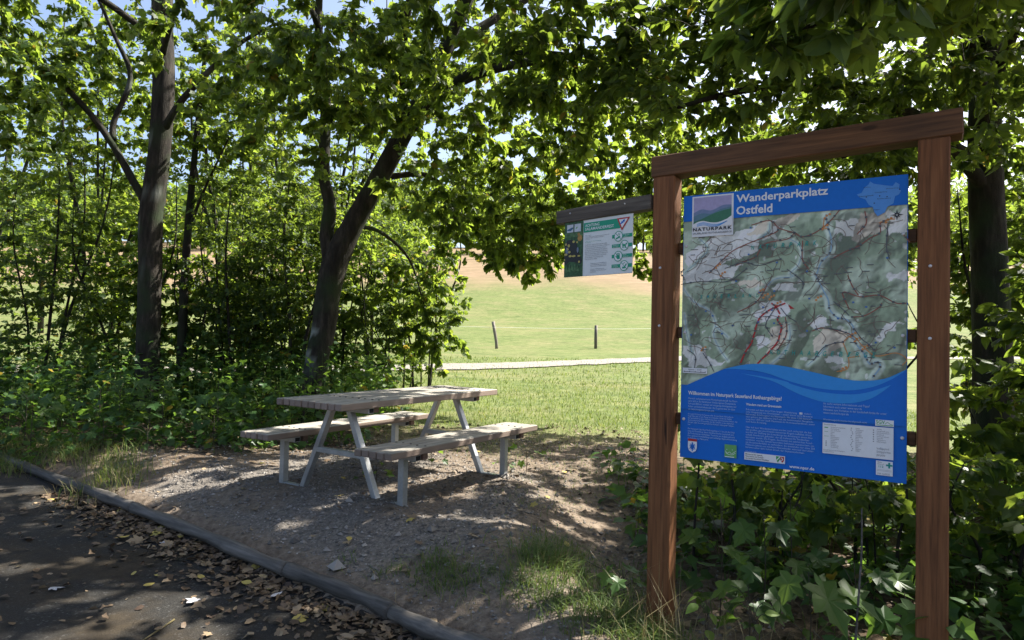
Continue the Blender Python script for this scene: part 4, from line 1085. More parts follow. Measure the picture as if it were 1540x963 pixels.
sprint('sign_subheading', M['sign_green'], lambda g: stext(g, 'Helfen Sie mit, die Ausbreitung\nzu stoppen!', 0.328, 0.385, 0.56, 0.42, 4))

# ------------------------------------------------------------------ the picnic table
TX, TY, TYAW = -0.972, 5.733, 1.002
TABLE = empty('picnic_table', (TX, TY, 0.0), TYAW)
tag(TABLE, 'picnic table with grey plank top, two attached benches and steel legs', 'picnic table')
# local: x along the planks, y across, z up
LEN, WID = 2.027, 0.715
npk = 10; pw = WID / npk
plank_me = {}
def plank(L, w, h, key):
    if key not in plank_me:
        g = Geo(); g.bevel_box((0, 0, 0), (L, w, h), 0.005)
        V = np.concatenate(g.V); plank_me[key] = make_mesh('plank', V, [np.concatenate(g.F4), np.concatenate(g.F3)], M['plank'])
    return plank_me[key]
r_ = np.random.default_rng(4)
for k in range(npk):
    o = link('plank', plank(LEN, pw - 0.007, 0.052, 'top'), TABLE, (r_.uniform(-0.006, 0.006), -WID / 2 + pw * (k + 0.5), 0.753 - 0.026 + r_.uniform(-0.0015, 0.0015)))
BW, BO, BH, BL = 0.359, 0.656, 0.449, 1.98
for sgn in (-1, 1):
    n5 = 5; w5 = BW / n5
    for k in range(n5):
        link('plank', plank(BL, w5 - 0.007, 0.050, 'bench'), TABLE, (r_.uniform(-0.006, 0.006), sgn * BO - BW / 2 + w5 * (k + 0.5), BH - 0.025 + r_.uniform(-0.0015, 0.0015)))
FOOT = {}
for ex in (-1, 1):
    a = ex * 0.677
    for sgn in (-1, 1):
        g = Geo(); g.bar((a, sgn * 0.085, 0.700), (a, sgn * (0.416 + 0.012), -0.03), 0.052, 0.046, (0, 1, 0.4)); g.build('leg', M['galv'], TABLE)
        g = Geo(); g.bar((a, sgn * 0.666, 0.352), (a, sgn * 0.666, -0.05), 0.054, 0.054, (0, 1, 0)); g.build('bench_leg', M['galv'], TABLE)
        g = Geo(); g.bar((a, sgn * 0.40, 0.012 if ex == -1 and sgn == -1 else -0.006), (a, sgn * 0.636, 0.012 if ex == -1 and sgn == -1 else -0.006), 0.050, 0.030, (0, 0, 1)); g.build('foot_bar', M['galv'], TABLE)
        # bench bearer: solid steel bar, dark plate painting an open end's shade, wooden cleat beside
        g = Geo(); g.bar((a, sgn * BO - 0.15, 0.374), (a, sgn * BO + 0.15, 0.374), 0.060, 0.044, (0, 0, 1)); ob = g.build('bench_bearer', M['galv'], TABLE)
        g = Geo(); g.box((a, sgn * BO - 0.1502, 0.374), (0.048, 0.002, 0.032)); g.build('tube_mouth_shade', M['mouth_shade'], ob)
        g = Geo(); g.bevel_box((0, 0, 0), (0.058, 0.30, 0.046), 0.004); g.build('cleat', M['plank_red'], TABLE, (a + 0.085, sgn * BO, 0.375))
    g = Geo(); g.bar((a, -0.258, 0.325), (a, 0.258, 0.325), 0.050, 0.040, (0, 0, 1)); g.build('brace', M['galv'], TABLE)
    g = Geo(); g.bar((a, -0.33, 0.678), (a, 0.33, 0.678), 0.056, 0.044, (0, 0, 1)); tb = g.build('top_bearer', M['galv'], TABLE)
    g = Geo(); g.box((a, -0.3302, 0.678), (0.044, 0.002, 0.032)); g.build('tube_mouth_shade', M['mouth_shade'], tb)  # dark plate on the solid bearer's end, painted shade of a tube mouth
    g = Geo(); g.bevel_box((0, 0, 0), (0.06, 0.60, 0.046), 0.004); g.build('cleat', M['plank_red'], TABLE, (a + 0.085, 0, 0.678))

bolt_g = Geo(); bolt_g.tube([(0, 0, -0.002), (0, 0, 0.0035), (0, 0, 0.005)], [0.009, 0.009, 0.006], 8)
bolt_me = make_mesh('bolt', np.concatenate(bolt_g.V), [np.concatenate(bolt_g.F4), np.concatenate(bolt_g.F3)], flat_mat('rusted_bolt', (0.09, 0.075, 0.065), 0.6), True)
for ex in (-1, 1):
    for k in range(npk): link('bolt', bolt_me, TABLE, (ex * 0.677 + 0.085 + r_.uniform(-.006, .006), -WID / 2 + pw * (k + 0.5), 0.7535))
    for sgn in (-1, 1):
        for k in range(5): link('bolt', bolt_me, TABLE, (ex * 0.677 + 0.085 + r_.uniform(-.006, .006), sgn * BO - BW / 2 + BW / 5 * (k + 0.5), BH + 0.0005))

# ------------------------------------------------------------------ log edging, end to end
lp = smooth_path([(0.75, 2.50, -0.215), (-0.07, 3.13, -0.20), (-0.40, 3.33, -0.192), (-0.74, 3.62, -0.18), (-1.10, 3.87, -0.17), (-1.53, 4.14, -0.155), (-2.18, 4.62, -0.135), (-2.86, 5.08, -0.11), (-3.45, 5.50, -0.10), (-4.3, 6.1, -0.095), (-5.1, 6.7, -0.09), (-6.0, 7.4, -0.09)], 10)
cuts = [0, 26, 46, 71, len(lp) - 1]
loglab = ['short grey log of the edging nearest the board post, ending in grass', 'grey weathered edging log with a drift of brown leaves along it', 'long grey edging log in front of the gravel and the picnic table', 'far end log of the edging, half buried in dry grass']
for k in range(4):
    Q = lp[cuts[k]:cuts[k + 1] + 1].copy()
    d0 = Q[1] - Q[0]; d0 /= np.linalg.norm(d0); d1 = Q[-1] - Q[-2]; d1 /= np.linalg.norm(d1)
    Q[0] += d0 * 0.006; Q[-1] -= d1 * 0.006
    c = Q.mean(0)
    rr = 0.043 + 0.005 * np.sin(np.arange(len(Q)) * 0.7 + k) + RNG.uniform(-0.002, 0.002, len(Q))
    Q[:, 2] -= 0.026
    V, F4, F3 = tube(Q, rr, 14, True, 0.035, RNG)
    o = link('edging_log', make_mesh('edging_log', V - c, [F4, F3], M['log'], True), None, tuple(c))
    # lay the grain along the log: turn the mesh frame so that local x follows it
    ang = math.atan2(Q[-1][1] - Q[0][1], Q[-1][0] - Q[0][0])
    rot = np.array([[math.cos(-ang), -math.sin(-ang), 0], [math.sin(-ang), math.cos(-ang), 0], [0, 0, 1]])
    W = (V - c) @ rot.T
    o.data.vertices.foreach_set('co', W.astype(np.float32).ravel()); o.data.update(); o.rotation_euler = (0, 0, ang)
    tag(o, loglab[k], 'log', 'logs edging the picnic place')

# ------------------------------------------------------------------ pasture fence across the meadow
flab = ['leaning fence post left in the gap, below the hanging maple', 'upright fence post in the gap beside the board']
fence_pts = [(-10.6, 31.5), (-0.92, 34.0), (4.6, 35.5), (10.4, 37.2), (16.5, 39.5), (23, 42.5)]
tops = []
for k, (x, y) in enumerate(fence_pts):
    z = tz(x, y); ln = (-0.10 if k == 1 else 0.0)
    g = Geo(); q = np.array([(0, 0, -0.2), (0.01, 0, 0.6), (ln, 0, 1.32)])
    if k == 1: q = np.array([(0.16, 0, -0.2), (0.13, 0, 0.35), (0.02, 0, 0.9), (-0.07, 0, 1.42)])
    g.tube(q, np.full(len(q), 0.085), 8, True, 0.08, RNG)
    o = g.build('fence_post', M['fence_post'], None, (x, y, z), True)
    lab = (['pasture fence post beyond the thicket, left of the gap'] + flab + ['pasture fence post straight behind the map panel', 'pasture fence post behind the right post of the board', 'last pasture fence post, beyond the hornbeam'])[k]
    tag(o, lab, 'fence post', 'pasture fence posts')
    tops.append((x + ln * 0.8 + (0 if k != 1 else 0.02), y - 0.09, z + 1.12))
g = Geo()
for h in (0, ):
    W = smooth_path(np.array(tops) - [0, 0, h], 4); g.tube(W, 0.006, 4, False)
tag(g.build('fence_wire', flat_mat('white_fence_tape', (0.6, 0.6, 0.56), 0.5)), 'thin pale wire strung between the pasture fence posts', 'wire')
# ------------------------------------------------------------------ trees
def tree1_lichen(V):
    return 0.35 * sstep(0.62, 0.7, fbm(V[:, 0] * 9, V[:, 2] * 5, 3))
t1 = Plant((-5.19, 9.3, tz(-5.19, 9.3)), 21)
t1.limb([(-5.17, 9.3, -0.25, 0.23), (-5.19, 9.3, 0.15, 0.165), (-5.20, 9.3, 1.7, 0.155), (-5.22, 9.3, 2.9, 0.158), (-5.14, 9.3, 3.8, 0.15), (-5.12, 9.3, 4.9, 0.145), (-5.18, 9.3, 6.2, 0.138), (-5.1, 9.35, 8.2, 0.11), (-5.0, 9.4, 10.0, 0.05)], 6, 0.02, 18)
t1.limb([(-5.25, 9.3, 3.0, 0.07), (-5.45, 9.25, 3.35, 0.055), (-5.85, 9.15, 4.05, 0.045), (-6.3, 9.0, 4.6, 0.04), (-7.0, 8.8, 5.2, 0.035), (-7.8, 8.6, 5.6, 0.02)])
t1.limb([(-5.75, 9.2, 3.95, 0.045), (-5.78, 9.25, 4.25, 0.04), (-5.6, 9.3, 4.9, 0.035), (-5.85, 9.3, 5.5, 0.028), (-6.2, 9.2, 6.3, 0.015)])
t1.limb([(-5.05, 9.25, 4.15, 0.055), (-4.75, 9.1, 4.5, 0.045), (-4.28, 8.9, 4.85, 0.038), (-3.8, 8.7, 5.15, 0.03), (-3.2, 8.4, 5.3, 0.015)])
t1.limb([(-5.1, 9.2, 5.2, 0.05), (-4.6, 8.6, 5.6, 0.04), (-3.9, 7.9, 5.7, 0.03), (-3.2, 7.2, 5.6, 0.015)])
t1.limb([(-5.15, 9.2, 5.4, 0.05), (-5.7, 8.4, 5.7, 0.04), (-6.3, 7.6, 5.6, 0.03), (-6.9, 6.9, 5.3, 0.015)])
t1.limb([(-5.12, 9.4, 6.4, 0.06), (-4.4, 9.9, 7.4, 0.045), (-3.6, 10.3, 8.4, 0.025)])
t1.limb([(-5.12, 9.4, 7.0, 0.06), (-6.0, 9.8, 8.0, 0.045), (-6.8, 10.2, 8.8, 0.025)])
T = np.concatenate([t1.targets((-6.9, 8.0, 5.1), (1.3, 1.4, 1.1), 240), t1.targets((-3.8, 8.1, 4.9), (1.1, 1.2, 0.8), 120), t1.targets((-6.6, 8.2, 4.3), (1.0, 1.2, 1.3), 100), t1.targets((-5.3, 9.4, 7.8), (3.0, 2.4, 2.0), 230), t1.targets((-6.2, 7.4, 3.9), (0.9, 0.7, 0.9), 50)])
t1.grow(T, 25, 0.076, 0.55, 0.35, tilt=0.55, hang=0.25)
t1.grow(np.concatenate([t1.targets((-6.6, 10.6, 5.2), (2.0, 0.6, 1.4), 330), t1.targets((-4.2, 10.6, 5.0), (1.2, 0.5, 1.2), 130)]), 24, 0.07, 0.5, 0.35, tilt=0.6, hang=0.25)
t1.build('maple_tree', 'straight dark trunk of a tall maple left of the picnic table', 'tree', 'trees around the picnic place', MAPLE_LO, M['leaf_maple'], 150, 'maple', far=off_view, lichen=tree1_lichen)

def tree2_lichen(V):
    a = np.exp(-(((V[:, 2] - 1.15) / 0.30) ** 2)) * (V[:, 0] < -2.70) + 0.9 * np.exp(-(((V[:, 2] - 2.0) / 0.22) ** 2)) * (V[:, 0] < -2.68)
    return np.clip(0.8 * a * sstep(0.46, 0.6, fbm(V[:, 0] * 14 + V[:, 1] * 9, V[:, 2] * 7, 3)), 0, 0.9)
t2 = Plant((-2.80, 9.2, tz(-2.8, 9.2)), 22)
t2.limb([(-2.80, 9.2, -0.25, 0.23), (-2.79, 9.2, 0.2, 0.17), (-2.76, 9.2, 0.8, 0.16), (-2.66, 9.2, 1.35, 0.168), (-2.61, 9.2, 1.9, 0.172), (-2.50, 9.2, 2.35, 0.18), (-2.28, 9.2, 2.85, 0.15), (-1.98, 9.18, 3.4, 0.138), (-1.55, 9.1, 4.2, 0.13), (-1.05, 9.0, 5.2, 0.11), (-0.5, 8.9, 6.6, 0.07), (-0.2, 8.8, 8.0, 0.03)], 7, 0.02, 20)
t2.limb([(-2.57, 9.2, 2.25, 0.13), (-2.66, 9.2, 2.65, 0.10), (-2.63, 9.2, 3.1, 0.09), (-2.73, 9.2, 3.55, 0.08), (-2.72, 9.15, 4.6, 0.07), (-2.85, 9.1, 5.8, 0.055), (-2.7, 9.0, 7.2, 0.03)])
t2.limb([(-1.75, 9.15, 3.8, 0.085), (-1.2, 8.6, 4.3, 0.065), (-0.6, 7.9, 4.5, 0.05), (0.0, 7.1, 4.4, 0.04), (0.5, 6.4, 4.1, 0.02)])
t2.limb([(-1.35, 9.1, 4.6, 0.085), (-0.4, 9.0, 5.0, 0.065), (0.7, 8.8, 5.1, 0.05), (1.8, 8.5, 4.8, 0.035), (2.7, 8.2, 4.3, 0.018)])
t2.limb([(-2.72, 9.1, 4.2, 0.06), (-2.5, 8.3, 4.7, 0.05), (-2.3, 7.3, 4.8, 0.04), (-2.1, 6.3, 4.5, 0.02)])
t2.limb([(-1.6, 9.05, 4.1, 0.07), (-1.5, 8.3, 4.9, 0.055), (-1.2, 7.2, 5.3, 0.04), (-1.0, 6.0, 5.2, 0.02)])
t2.limb([(-1.9, 9.2, 3.5, 0.05), (-1.3, 9.4, 3.6, 0.04), (-0.9, 10.1, 3.4, 0.03), (-0.3, 10.5, 3.0, 0.012)])
t2.limb([(-2.3, 9.2, 2.8, 0.035), (-2.0, 9.7, 2.8, 0.028), (-1.7, 10.6, 2.5, 0.02), (-1.5, 11.0, 1.8, 0.01)])
t2.limb([(-1.1, 9.0, 5.1, 0.08), (-0.4, 8.3, 6.2, 0.06), (0.6, 7.4, 7.0, 0.045), (1.8, 6.9, 7.4, 0.02)])
t2.limb([(-1.0, 9.0, 5.3, 0.07), (0.2, 9.6, 6.4, 0.05), (1.2, 9.8, 7.2, 0.025)])
TN = np.concatenate([
    t2.targets((-1.2, 6.6, 4.2), (2.0, 1.4, 0.9), 290),
    t2.targets((-1.0, 8.2, 7.2), (2.2, 1.2, 1.0), 290),
    t2.targets((-2.6, 7.6, 4.0), (1.4, 1.1, 0.9), 110),
    t2.targets((0.6, 7.2, 3.7), (1.3, 1.1, 0.8), 130),
    t2.targets((-0.7, 7.9, 3.1), (1.1, 0.8, 0.6), 80),
    t2.targets((1.2, 7.0, 7.2), (2.4, 1.3, 1.1), 330), t2.targets((0.2, 6.2, 5.3), (1.3, 0.9, 0.5), 110),
    t2.targets((-1.2, 6.8, 6.2), (1.8, 1.2, 0.8), 190),
    t2.targets((-1.6, 9.3, 5.6), (2.6, 1.6, 1.7), 190),
    t2.targets((0.0, 9.2, 7.2), (2.4, 1.6, 1.6), 150)])          # dark boughs and the high crown, with unseen clusters added to shade them
TL = np.concatenate([
    t2.targets((-0.3, 10.4, 4.9), (2.4, 0.5, 1.5), 250),
    t2.targets((2.6, 10.6, 5.2), (1.6, 0.5, 1.2), 130),
    t2.targets((3.2, 9.6, 4.0), (1.4, 0.8, 0.8), 150),
    t2.targets((1.9, 9.4, 3.6), (1.0, 0.6, 0.6), 80),
    t2.targets((0.9, 9.3, 4.2), (2.3, 0.6, 1.3), 330),
    t2.targets((0.1, 9.3, 2.9), (1.4, 0.6, 0.75), 168),
    t2.targets((-1.62, 11.1, 2.05), (0.95, 0.55, 1.15), 140), t2.targets((-0.5, 10.35, 3.25), (1.6, 0.5, 0.75), 120), t2.targets((1.9, 10.0, 2.7), (0.5, 0.4, 0.6), 45),
    t2.targets((-1.25, 11.15, 1.15), (0.55, 0.4, 0.65), 34), t2.targets((0.3, 10.8, 2.65), (0.85, 0.45, 0.5), 85), t2.targets((-1.6, 8.0, 4.6), (1.0, 0.7, 0.8), 110)])          # sunlit side over the meadow edge
t2.grow(TN, 25, 0.074, 0.5, 0.35, tilt=0.6, hang=0.3)
t2.grow(TL, 26, 0.072, 0.5, 0.35, tilt=0.65, hang=0.3)
t2.build('maple_tree', 'leaning maple behind the table with a forked trunk and pale lichen', 'tree', 'trees around the picnic place', MAPLE_LO, M['leaf_maple'], 280, 'maple', far=off_view, lichen=tree2_lichen)

t3 = Plant((5.15, 6.9, tz(5.15, 6.9)), 23)
t3.limb([(5.15, 6.9, -0.5, 0.26), (5.12, 6.9, 0.3, 0.19), (5.05, 6.85, 1.8, 0.17), (4.95, 6.8, 3.4, 0.15), (4.9, 6.7, 5.2, 0.12), (4.85, 6.6, 7.2, 0.08), (4.8, 6.6, 9.0, 0.03)], 6, 0.03, 16)
t3.limb([(5.0, 6.8, 2.9, 0.08), (4.2, 6.5, 3.5, 0.06), (3.2, 6.2, 3.7, 0.05), (2.2, 5.9, 3.6, 0.035), (1.3, 5.7, 3.3, 0.015)])
t3.limb([(4.95, 6.75, 3.6, 0.08), (4.1, 5.9, 4.2, 0.06), (3.2, 5.1, 4.2, 0.045), (2.3, 4.5, 3.9, 0.03), (1.6, 4.2, 3.5, 0.012)])
t3.limb([(4.95, 6.7, 4.4, 0.08), (3.6, 6.4, 5.2, 0.06), (2.3, 6.2, 5.4, 0.045), (1.0, 6.0, 5.1, 0.03), (0.1, 5.8, 4.6, 0.012)])
t3.limb([(4.95, 6.7, 4.0, 0.07), (4.6, 5.6, 4.7, 0.05), (4.3, 4.4, 4.8, 0.04), (4.1, 3.4, 4.4, 0.015)])
t3.limb([(4.9, 6.7, 5.4, 0.07), (4.0, 7.0, 6.6, 0.05), (2.9, 7.1, 7.4, 0.025)])
t3.limb([(5.0, 6.8, 3.2, 0.06), (4.6, 7.2, 3.6, 0.045), (3.9, 7.5, 3.5, 0.03), (3.2, 7.6, 3.1, 0.012)])
T = np.concatenate([
    t3.targets((2.3, 5.6, 3.7), (1.7, 1.1, 0.75), 230), t3.targets((3.6, 5.6, 3.6), (1.3, 1.2, 0.9), 220),
    t3.targets((1.0, 5.6, 4.3), (1.4, 1.1, 0.7), 150), t3.targets((3.3, 4.3, 3.9), (1.2, 0.9, 0.7), 110),
    t3.targets((3.8, 8.6, 4.0), (0.9, 1.0, 0.7), 120), t3.targets((1.9, 6.0, 4.6), (1.2, 0.9, 0.6), 120), t3.targets((3.2, 6.4, 4.7), (1.3, 0.9, 0.6), 120), t3.targets((1.4, 5.7, 6.3), (1.8, 1.2, 0.9), 180), t3.targets((-0.5, 4.7, 5.5), (1.5, 1.0, 0.7), 130), t3.targets((1.2, 6.3, 4.0), (1.5, 0.9, 0.8), 190), t3.targets((5.4, 6.3, 4.2), (1.3, 1.2, 1.2), 170), t3.targets((6.6, 5.6, 4.2), (1.3, 1.2, 1.2), 120), t3.targets((4.3, 7.6, 4.3), (1.5, 0.8, 1.0), 200), t3.targets((2.6, 6.6, 3.05), (1.3, 0.6, 0.4), 90), t3.targets((5.6, 7.4, 3.4), (1.0, 0.8, 1.3), 120), t3.targets((3.7, 7.3, 3.0), (1.1, 0.5, 0.55), 70), t3.targets((3.6, 6.6, 2.4), (0.7, 0.4, 0.4), 50),  # among these, clusters out of view added to shade the asphalt and saplings
    t3.targets((3.4, 5.6, 6.6), (3.0, 2.4, 1.9), 300), t3.targets((4.6, 7.0, 7.6), (2.4, 1.8, 1.8), 260), t3.targets((4.9, 4.6, 5.4), (1.6, 1.6, 1.0), 100), t3.targets((5.3, 4.8, 4.4), (1.6, 1.3, 1.2), 90)])
t3.grow(T, 20, 0.082, 0.5, 0.3, tilt=0.6, hang=0.2)
t3.build('hornbeam_tree', 'dark hornbeam standing behind the right post of the map board', 'tree', 'trees around the picnic place', OVATE, M['leaf_hazel'], 200, 'ovate', far=off_view)

t4 = Plant((4.6, 1.4, tz(4.6, 1.4)), 24)
t4.limb([(4.6, 1.4, -0.6, 0.28), (4.58, 1.4, 0.4, 0.2), (4.5, 1.45, 2.2, 0.17), (4.4, 1.5, 4.2, 0.14), (4.3, 1.6, 6.4, 0.09), (4.2, 1.7, 8.4, 0.03)], 6, 0.03, 16)
t4.limb([(4.5, 1.5, 2.6, 0.07), (3.6, 1.8, 3.0, 0.05), (2.6, 2.2, 3.0, 0.035), (1.7, 2.5, 2.75, 0.022), (1.0, 2.7, 2.5, 0.008)])
t4.limb([(4.45, 1.5, 3.2, 0.08), (3.4, 2.4, 4.2, 0.06), (2.2, 3.2, 4.5, 0.04), (1.0, 3.8, 4.4, 0.015)])
t4.limb([(4.4, 1.5, 4.0, 0.08), (3.0, 1.3, 5.2, 0.06), (1.6, 1.2, 5.6, 0.04), (0.2, 1.4, 5.5, 0.015)])
t4.limb([(4.4, 1.55, 5.0, 0.07), (3.4, 3.0, 6.0, 0.05), (2.4, 4.2, 6.4, 0.02)])
T = np.concatenate([t4.targets((1.15, 2.55, 2.62), (0.45, 0.42, 0.22), 33), t4.targets((1.9, 3.0, 3.1), (0.8, 0.6, 0.3), 84), t4.targets((2.6, 3.4, 3.4), (0.8, 0.7, 0.35), 105),
    t4.targets((2.6, 2.6, 4.6), (2.2, 1.6, 0.8), 190), t4.targets((3.4, 2.0, 6.4), (2.8, 2.4, 1.8), 380), t4.targets((5.0, 4.0, 4.8), (1.8, 1.5, 1.1), 160), t4.targets((1.0, 3.9, 4.7), (1.4, 1.1, 0.5), 147)])  # one cluster right of the view added to shade plants below the panel
t4.grow(T, 16, 0.09, 0.5, 0.3, tilt=0.6, hang=0.2)
t4.build('hornbeam_tree', 'hornbeam beside the viewer whose low spray of large leaves hangs above the board', 'tree', 'trees around the picnic place', OVATE, M['leaf_hazel'], 110, 'ovate', far=off_view)

# ------------------------------------------------------------------ the thicket: hazels and field maples along the meadow
def shrub(x, y, h, rx, ry, seed, n, label, proto, mat, key, singles, leaves=20, size=0.066, stems=4, zlo=0.03, lean=1.0, name='hazel_shrub', cat='shrub', group='shrubs of the thicket behind the table', fill=None, cull=None, dense=2.8):
    z0 = tz(x, y)
    n = int(n * dense); p = Plant((x, y, z0), seed); r = p.rng
    for k in range(stems):
        a = r.uniform(0, 2 * np.pi); d = r.uniform(0.3, 1.0) * lean; hh = h * r.uniform(0.75, 1.0)
        bx, by = x + 0.15 * math.cos(a), y + 0.15 * math.sin(a)
        tx_, ty_ = x + rx * d * math.cos(a), y + ry * d * math.sin(a)
        r0 = r.uniform(0.015, 0.032) * (h / 3.5) ** 0.7
        p.limb([(bx, by, z0 - 0.1, r0), (bx * 0.7 + tx_ * 0.3 + r.normal() * .06, by * 0.7 + ty_ * 0.3, z0 + hh * 0.35, r0 * 0.85), (tx_ + r.normal() * .08, ty_, z0 + hh * 0.7, r0 * 0.6), (tx_ * 1.05 - x * 0.05, ty_ * 1.05 - y * 0.05, z0 + hh, r0 * 0.25)], 4, 0.02, 6)
    T = p.targets((x, y, z0 + h * (0.5 + zlo / 2)), (rx, ry, h * (0.5 - zlo / 2) * 1.08), n) if fill is None else fill(p, z0)
    p.grow(T, leaves, size, 0.4, 0.3, tilt=0.65, max_r=0.012, hang=0.1)
    return p.build(name, label, cat, group, proto, mat, singles, key, crown='foliage', trunk='stem', limb='stem', cull=cull)
shrub(-7.4, 10.2, 4.2, 1.1, 0.9, 31, 150, 'dark shrub left of the straight trunk, at the far left of the thicket', OVATE_LO, M['leaf_hazel'], 'ovate', 40)
shrub(-6.2, 10.6, 3.8, 0.9, 0.8, 32, 120, 'shrub with thin stems just left of the straight trunk', MAPLE_LO, M['leaf_maple'], 'maple', 40)
shrub(-4.35, 10.4, 4.3, 0.95, 0.8, 33, 170, 'shrub just right of the straight trunk, hiding a second dark stem', OVATE_LO, M['leaf_hazel'], 'ovate', 60)
shrub(-3.45, 10.2, 3.9, 0.9, 0.8, 34, 170, 'dense shrub halfway between the two maple trunks', OVATE_LO, M['leaf_hazel'], 'ovate', 60)
shrub(-2.75, 10.6, 3.7, 0.8, 0.7, 35, 120, 'shrub standing directly behind the leaning maple', MAPLE_LO, M['leaf_maple'], 'maple', 40, dense=1.3)
shrub(-1.9, 11.5, 2.6, 0.7, 0.5, 36, 50, 'bright leafy shrub right of the leaning maple, at the meadow edge', MAPLE_LO, M['leaf_maple'], 'maple', 60, zlo=0.05, dense=1.0, leaves=16)
shrub(-5.3, 10.9, 3.0, 0.8, 0.7, 38, 110, 'low shrub filling the space right behind the straight trunk', MAPLE_LO, M['leaf_maple'], 'maple', 20)
shrub(-4.6, 11.3, 2.6, 0.8, 0.5, 75, 90, 'low dark shrub behind the slim trunk of the thicket', OVATE_LO, M['leaf_hazel'], 'ovate', 10, dense=2.6)
shrub(-3.1, 11.1, 2.5, 0.7, 0.5, 76, 90, 'low dark shrub just left behind the leaning maple', OVATE_LO, M['leaf_hazel'], 'ovate', 10, dense=2.4)
shrub(-6.9, 11.3, 2.8, 0.9, 0.5, 77, 90, 'low dark shrub behind the stems left of the straight trunk', OVATE_LO, M['leaf_hazel'], 'ovate', 10, dense=2.6)
shrub(-3.9, 11.2, 3.2, 0.9, 0.7, 39, 110, 'low shrub at the back of the thicket between the maple trunks', OVATE_LO, M['leaf_hazel'], 'ovate', 10)
shrub(-2.2, 10.7, 2.6, 0.6, 0.6, 40, 90, 'low shrub at the back of the leaning maple', OVATE_LO, M['leaf_hazel'], 'ovate', 10, dense=1.2)
shrub(-8.8, 9.4, 4.0, 1.1, 0.9, 37, 140, 'shrub at the far left edge, above the end of the log edging', OVATE_LO, M['leaf_hazel'], 'ovate', 30)
for x, y, h, rx, s_, lab in [(-12.5, 15.0, 8.6, 2.0, 71, 'sunlit hazel at the far left behind the thicket'), (-9.3, 14.6, 9.0, 1.9, 72, 'sunlit hazel behind the shrubs left of the straight trunk'), (-6.4, 15.2, 9.0, 1.8, 73, 'sunlit hazel seen between the straight trunk and its slim neighbour'), (-4.2, 14.0, 8.6, 1.5, 74, 'sunlit hazel behind the gap between the two maple trunks'), (-2.95, 14.2, 5.6, 1.1, 78, 'sunlit hazel behind the leaning maple'), (-1.75, 12.8, 3.8, 0.9, 79, 'low sunlit hazel closing the thicket beside the meadow')]:
    shrub(x, y, h, rx, 1.3 if rx > 1.2 else 0.9, s_, 360 if rx > 1.2 else 110, lab, OVATE_LO, M['leaf_hazel'], 'ovate', 0, size=0.085, zlo=0.08, leaves=21, group='sunlit hazels behind the thicket', stems=5, dense=1.6)
# second dark stem in the thicket
t5 = Plant((-5.22, 10.3, tz(-5.22, 10.3)), 41)
t5.limb([(-5.22, 10.3, -0.1, 0.085), (-5.22, 10.3, 1.2, 0.07), (-5.20, 10.3, 2.6, 0.06), (-5.12, 10.3, 4.2, 0.045), (-5.0, 10.3, 6.0, 0.025)], 5, 0.03, 10)
t5.limb([(-5.2, 10.3, 2.8, 0.03), (-4.9, 10.2, 3.5, 0.022), (-4.5, 10.1, 4.3, 0.012)])
t5.grow(np.concatenate([t5.targets((-4.9, 10.3, 4.6), (1.1, 0.8, 1.3), 100)]), 16, 0.075, 0.45, 0.3)
t5.build('young_maple', 'slim dark trunk in the thicket right behind the straight maple', 'tree', 'trees around the picnic place', MAPLE_LO, M['leaf_maple'], 40, 'maple')

# thicket behind and below the map board
low = dict(name='maple_sapling', group='low maple growth below the map board', cat='sapling', proto=MAPLE, mat=M['leaf_maple'], key='maple', dense=1.0)
shrub(1.75, 4.55, 0.95, 0.45, 0.4, 51, 26, 'maple sapling below the left half of the map panel', singles=60, leaves=11, size=0.088, stems=4, zlo=0.1, **low)
shrub(2.45, 4.25, 0.95, 0.5, 0.45, 52, 30, 'maple sapling below the middle of the map panel', singles=60, leaves=11, size=0.088, stems=5, zlo=0.1, **low)
shrub(3.1, 4.2, 1.05, 0.5, 0.45, 53, 32, 'maple sapling below the lower right corner of the map panel', singles=60, leaves=11, size=0.088, stems=5, zlo=0.1, **low)
shrub(2.5, 5.2, 1.05, 0.7, 0.5, 54, 44, 'darker maple sapling deeper in behind the map panel', singles=30, leaves=9, size=0.10, stems=5, zlo=0.1, **low)
shrub(3.9, 4.9, 1.6, 0.7, 0.6, 55, 60, 'tall maple sapling right of the board, behind the right post', singles=50, leaves=9, size=0.115, stems=5, zlo=0.1, **low)
shrub(3.05, 3.4, 1.15, 0.45, 0.4, 56, 30, 'maple sapling to the right of the right board post', singles=50, leaves=11, size=0.088, stems=4, zlo=0.1, **low)
shrub(1.30, 4.5, 1.15, 0.22, 0.22, 57, 16, 'leafy sprig reaching up behind the left board post', singles=50, leaves=8, size=0.075, stems=3, zlo=0.15, **low)
shrub(3.95, 3.75, 2.0, 0.6, 0.5, 58, 60, 'leafy hazel filling the right edge beyond the board', OVATE, M['leaf_hazel'], 'ovate', 60, size=0.09, stems=5, zlo=0.1, group='low maple growth below the map board')
shrub(5.9, 7.6, 3.4, 1.1, 0.8, 60, 120, 'tall dark hazel behind the hornbeam at the right edge', OVATE_LO, M['leaf_hazel'], 'ovate', 30, size=0.10, zlo=0.05, group='low maple growth below the map board')
shrub(4.4, 8.0, 2.3, 0.45, 0.5, 61, 36, 'narrow hazel seen in the slit between the panel and the right post', OVATE_LO, M['leaf_hazel'], 'ovate', 20, size=0.09, zlo=0.05, group='low maple growth below the map board')
shrub(4.9, 5.4, 2.6, 0.9, 0.8, 59, 110, 'broad hazel at the right edge around the foot of the hornbeam', OVATE, M['leaf_hazel'], 'ovate', 40, size=0.09, zlo=0.1, group='low maple growth below the map board')

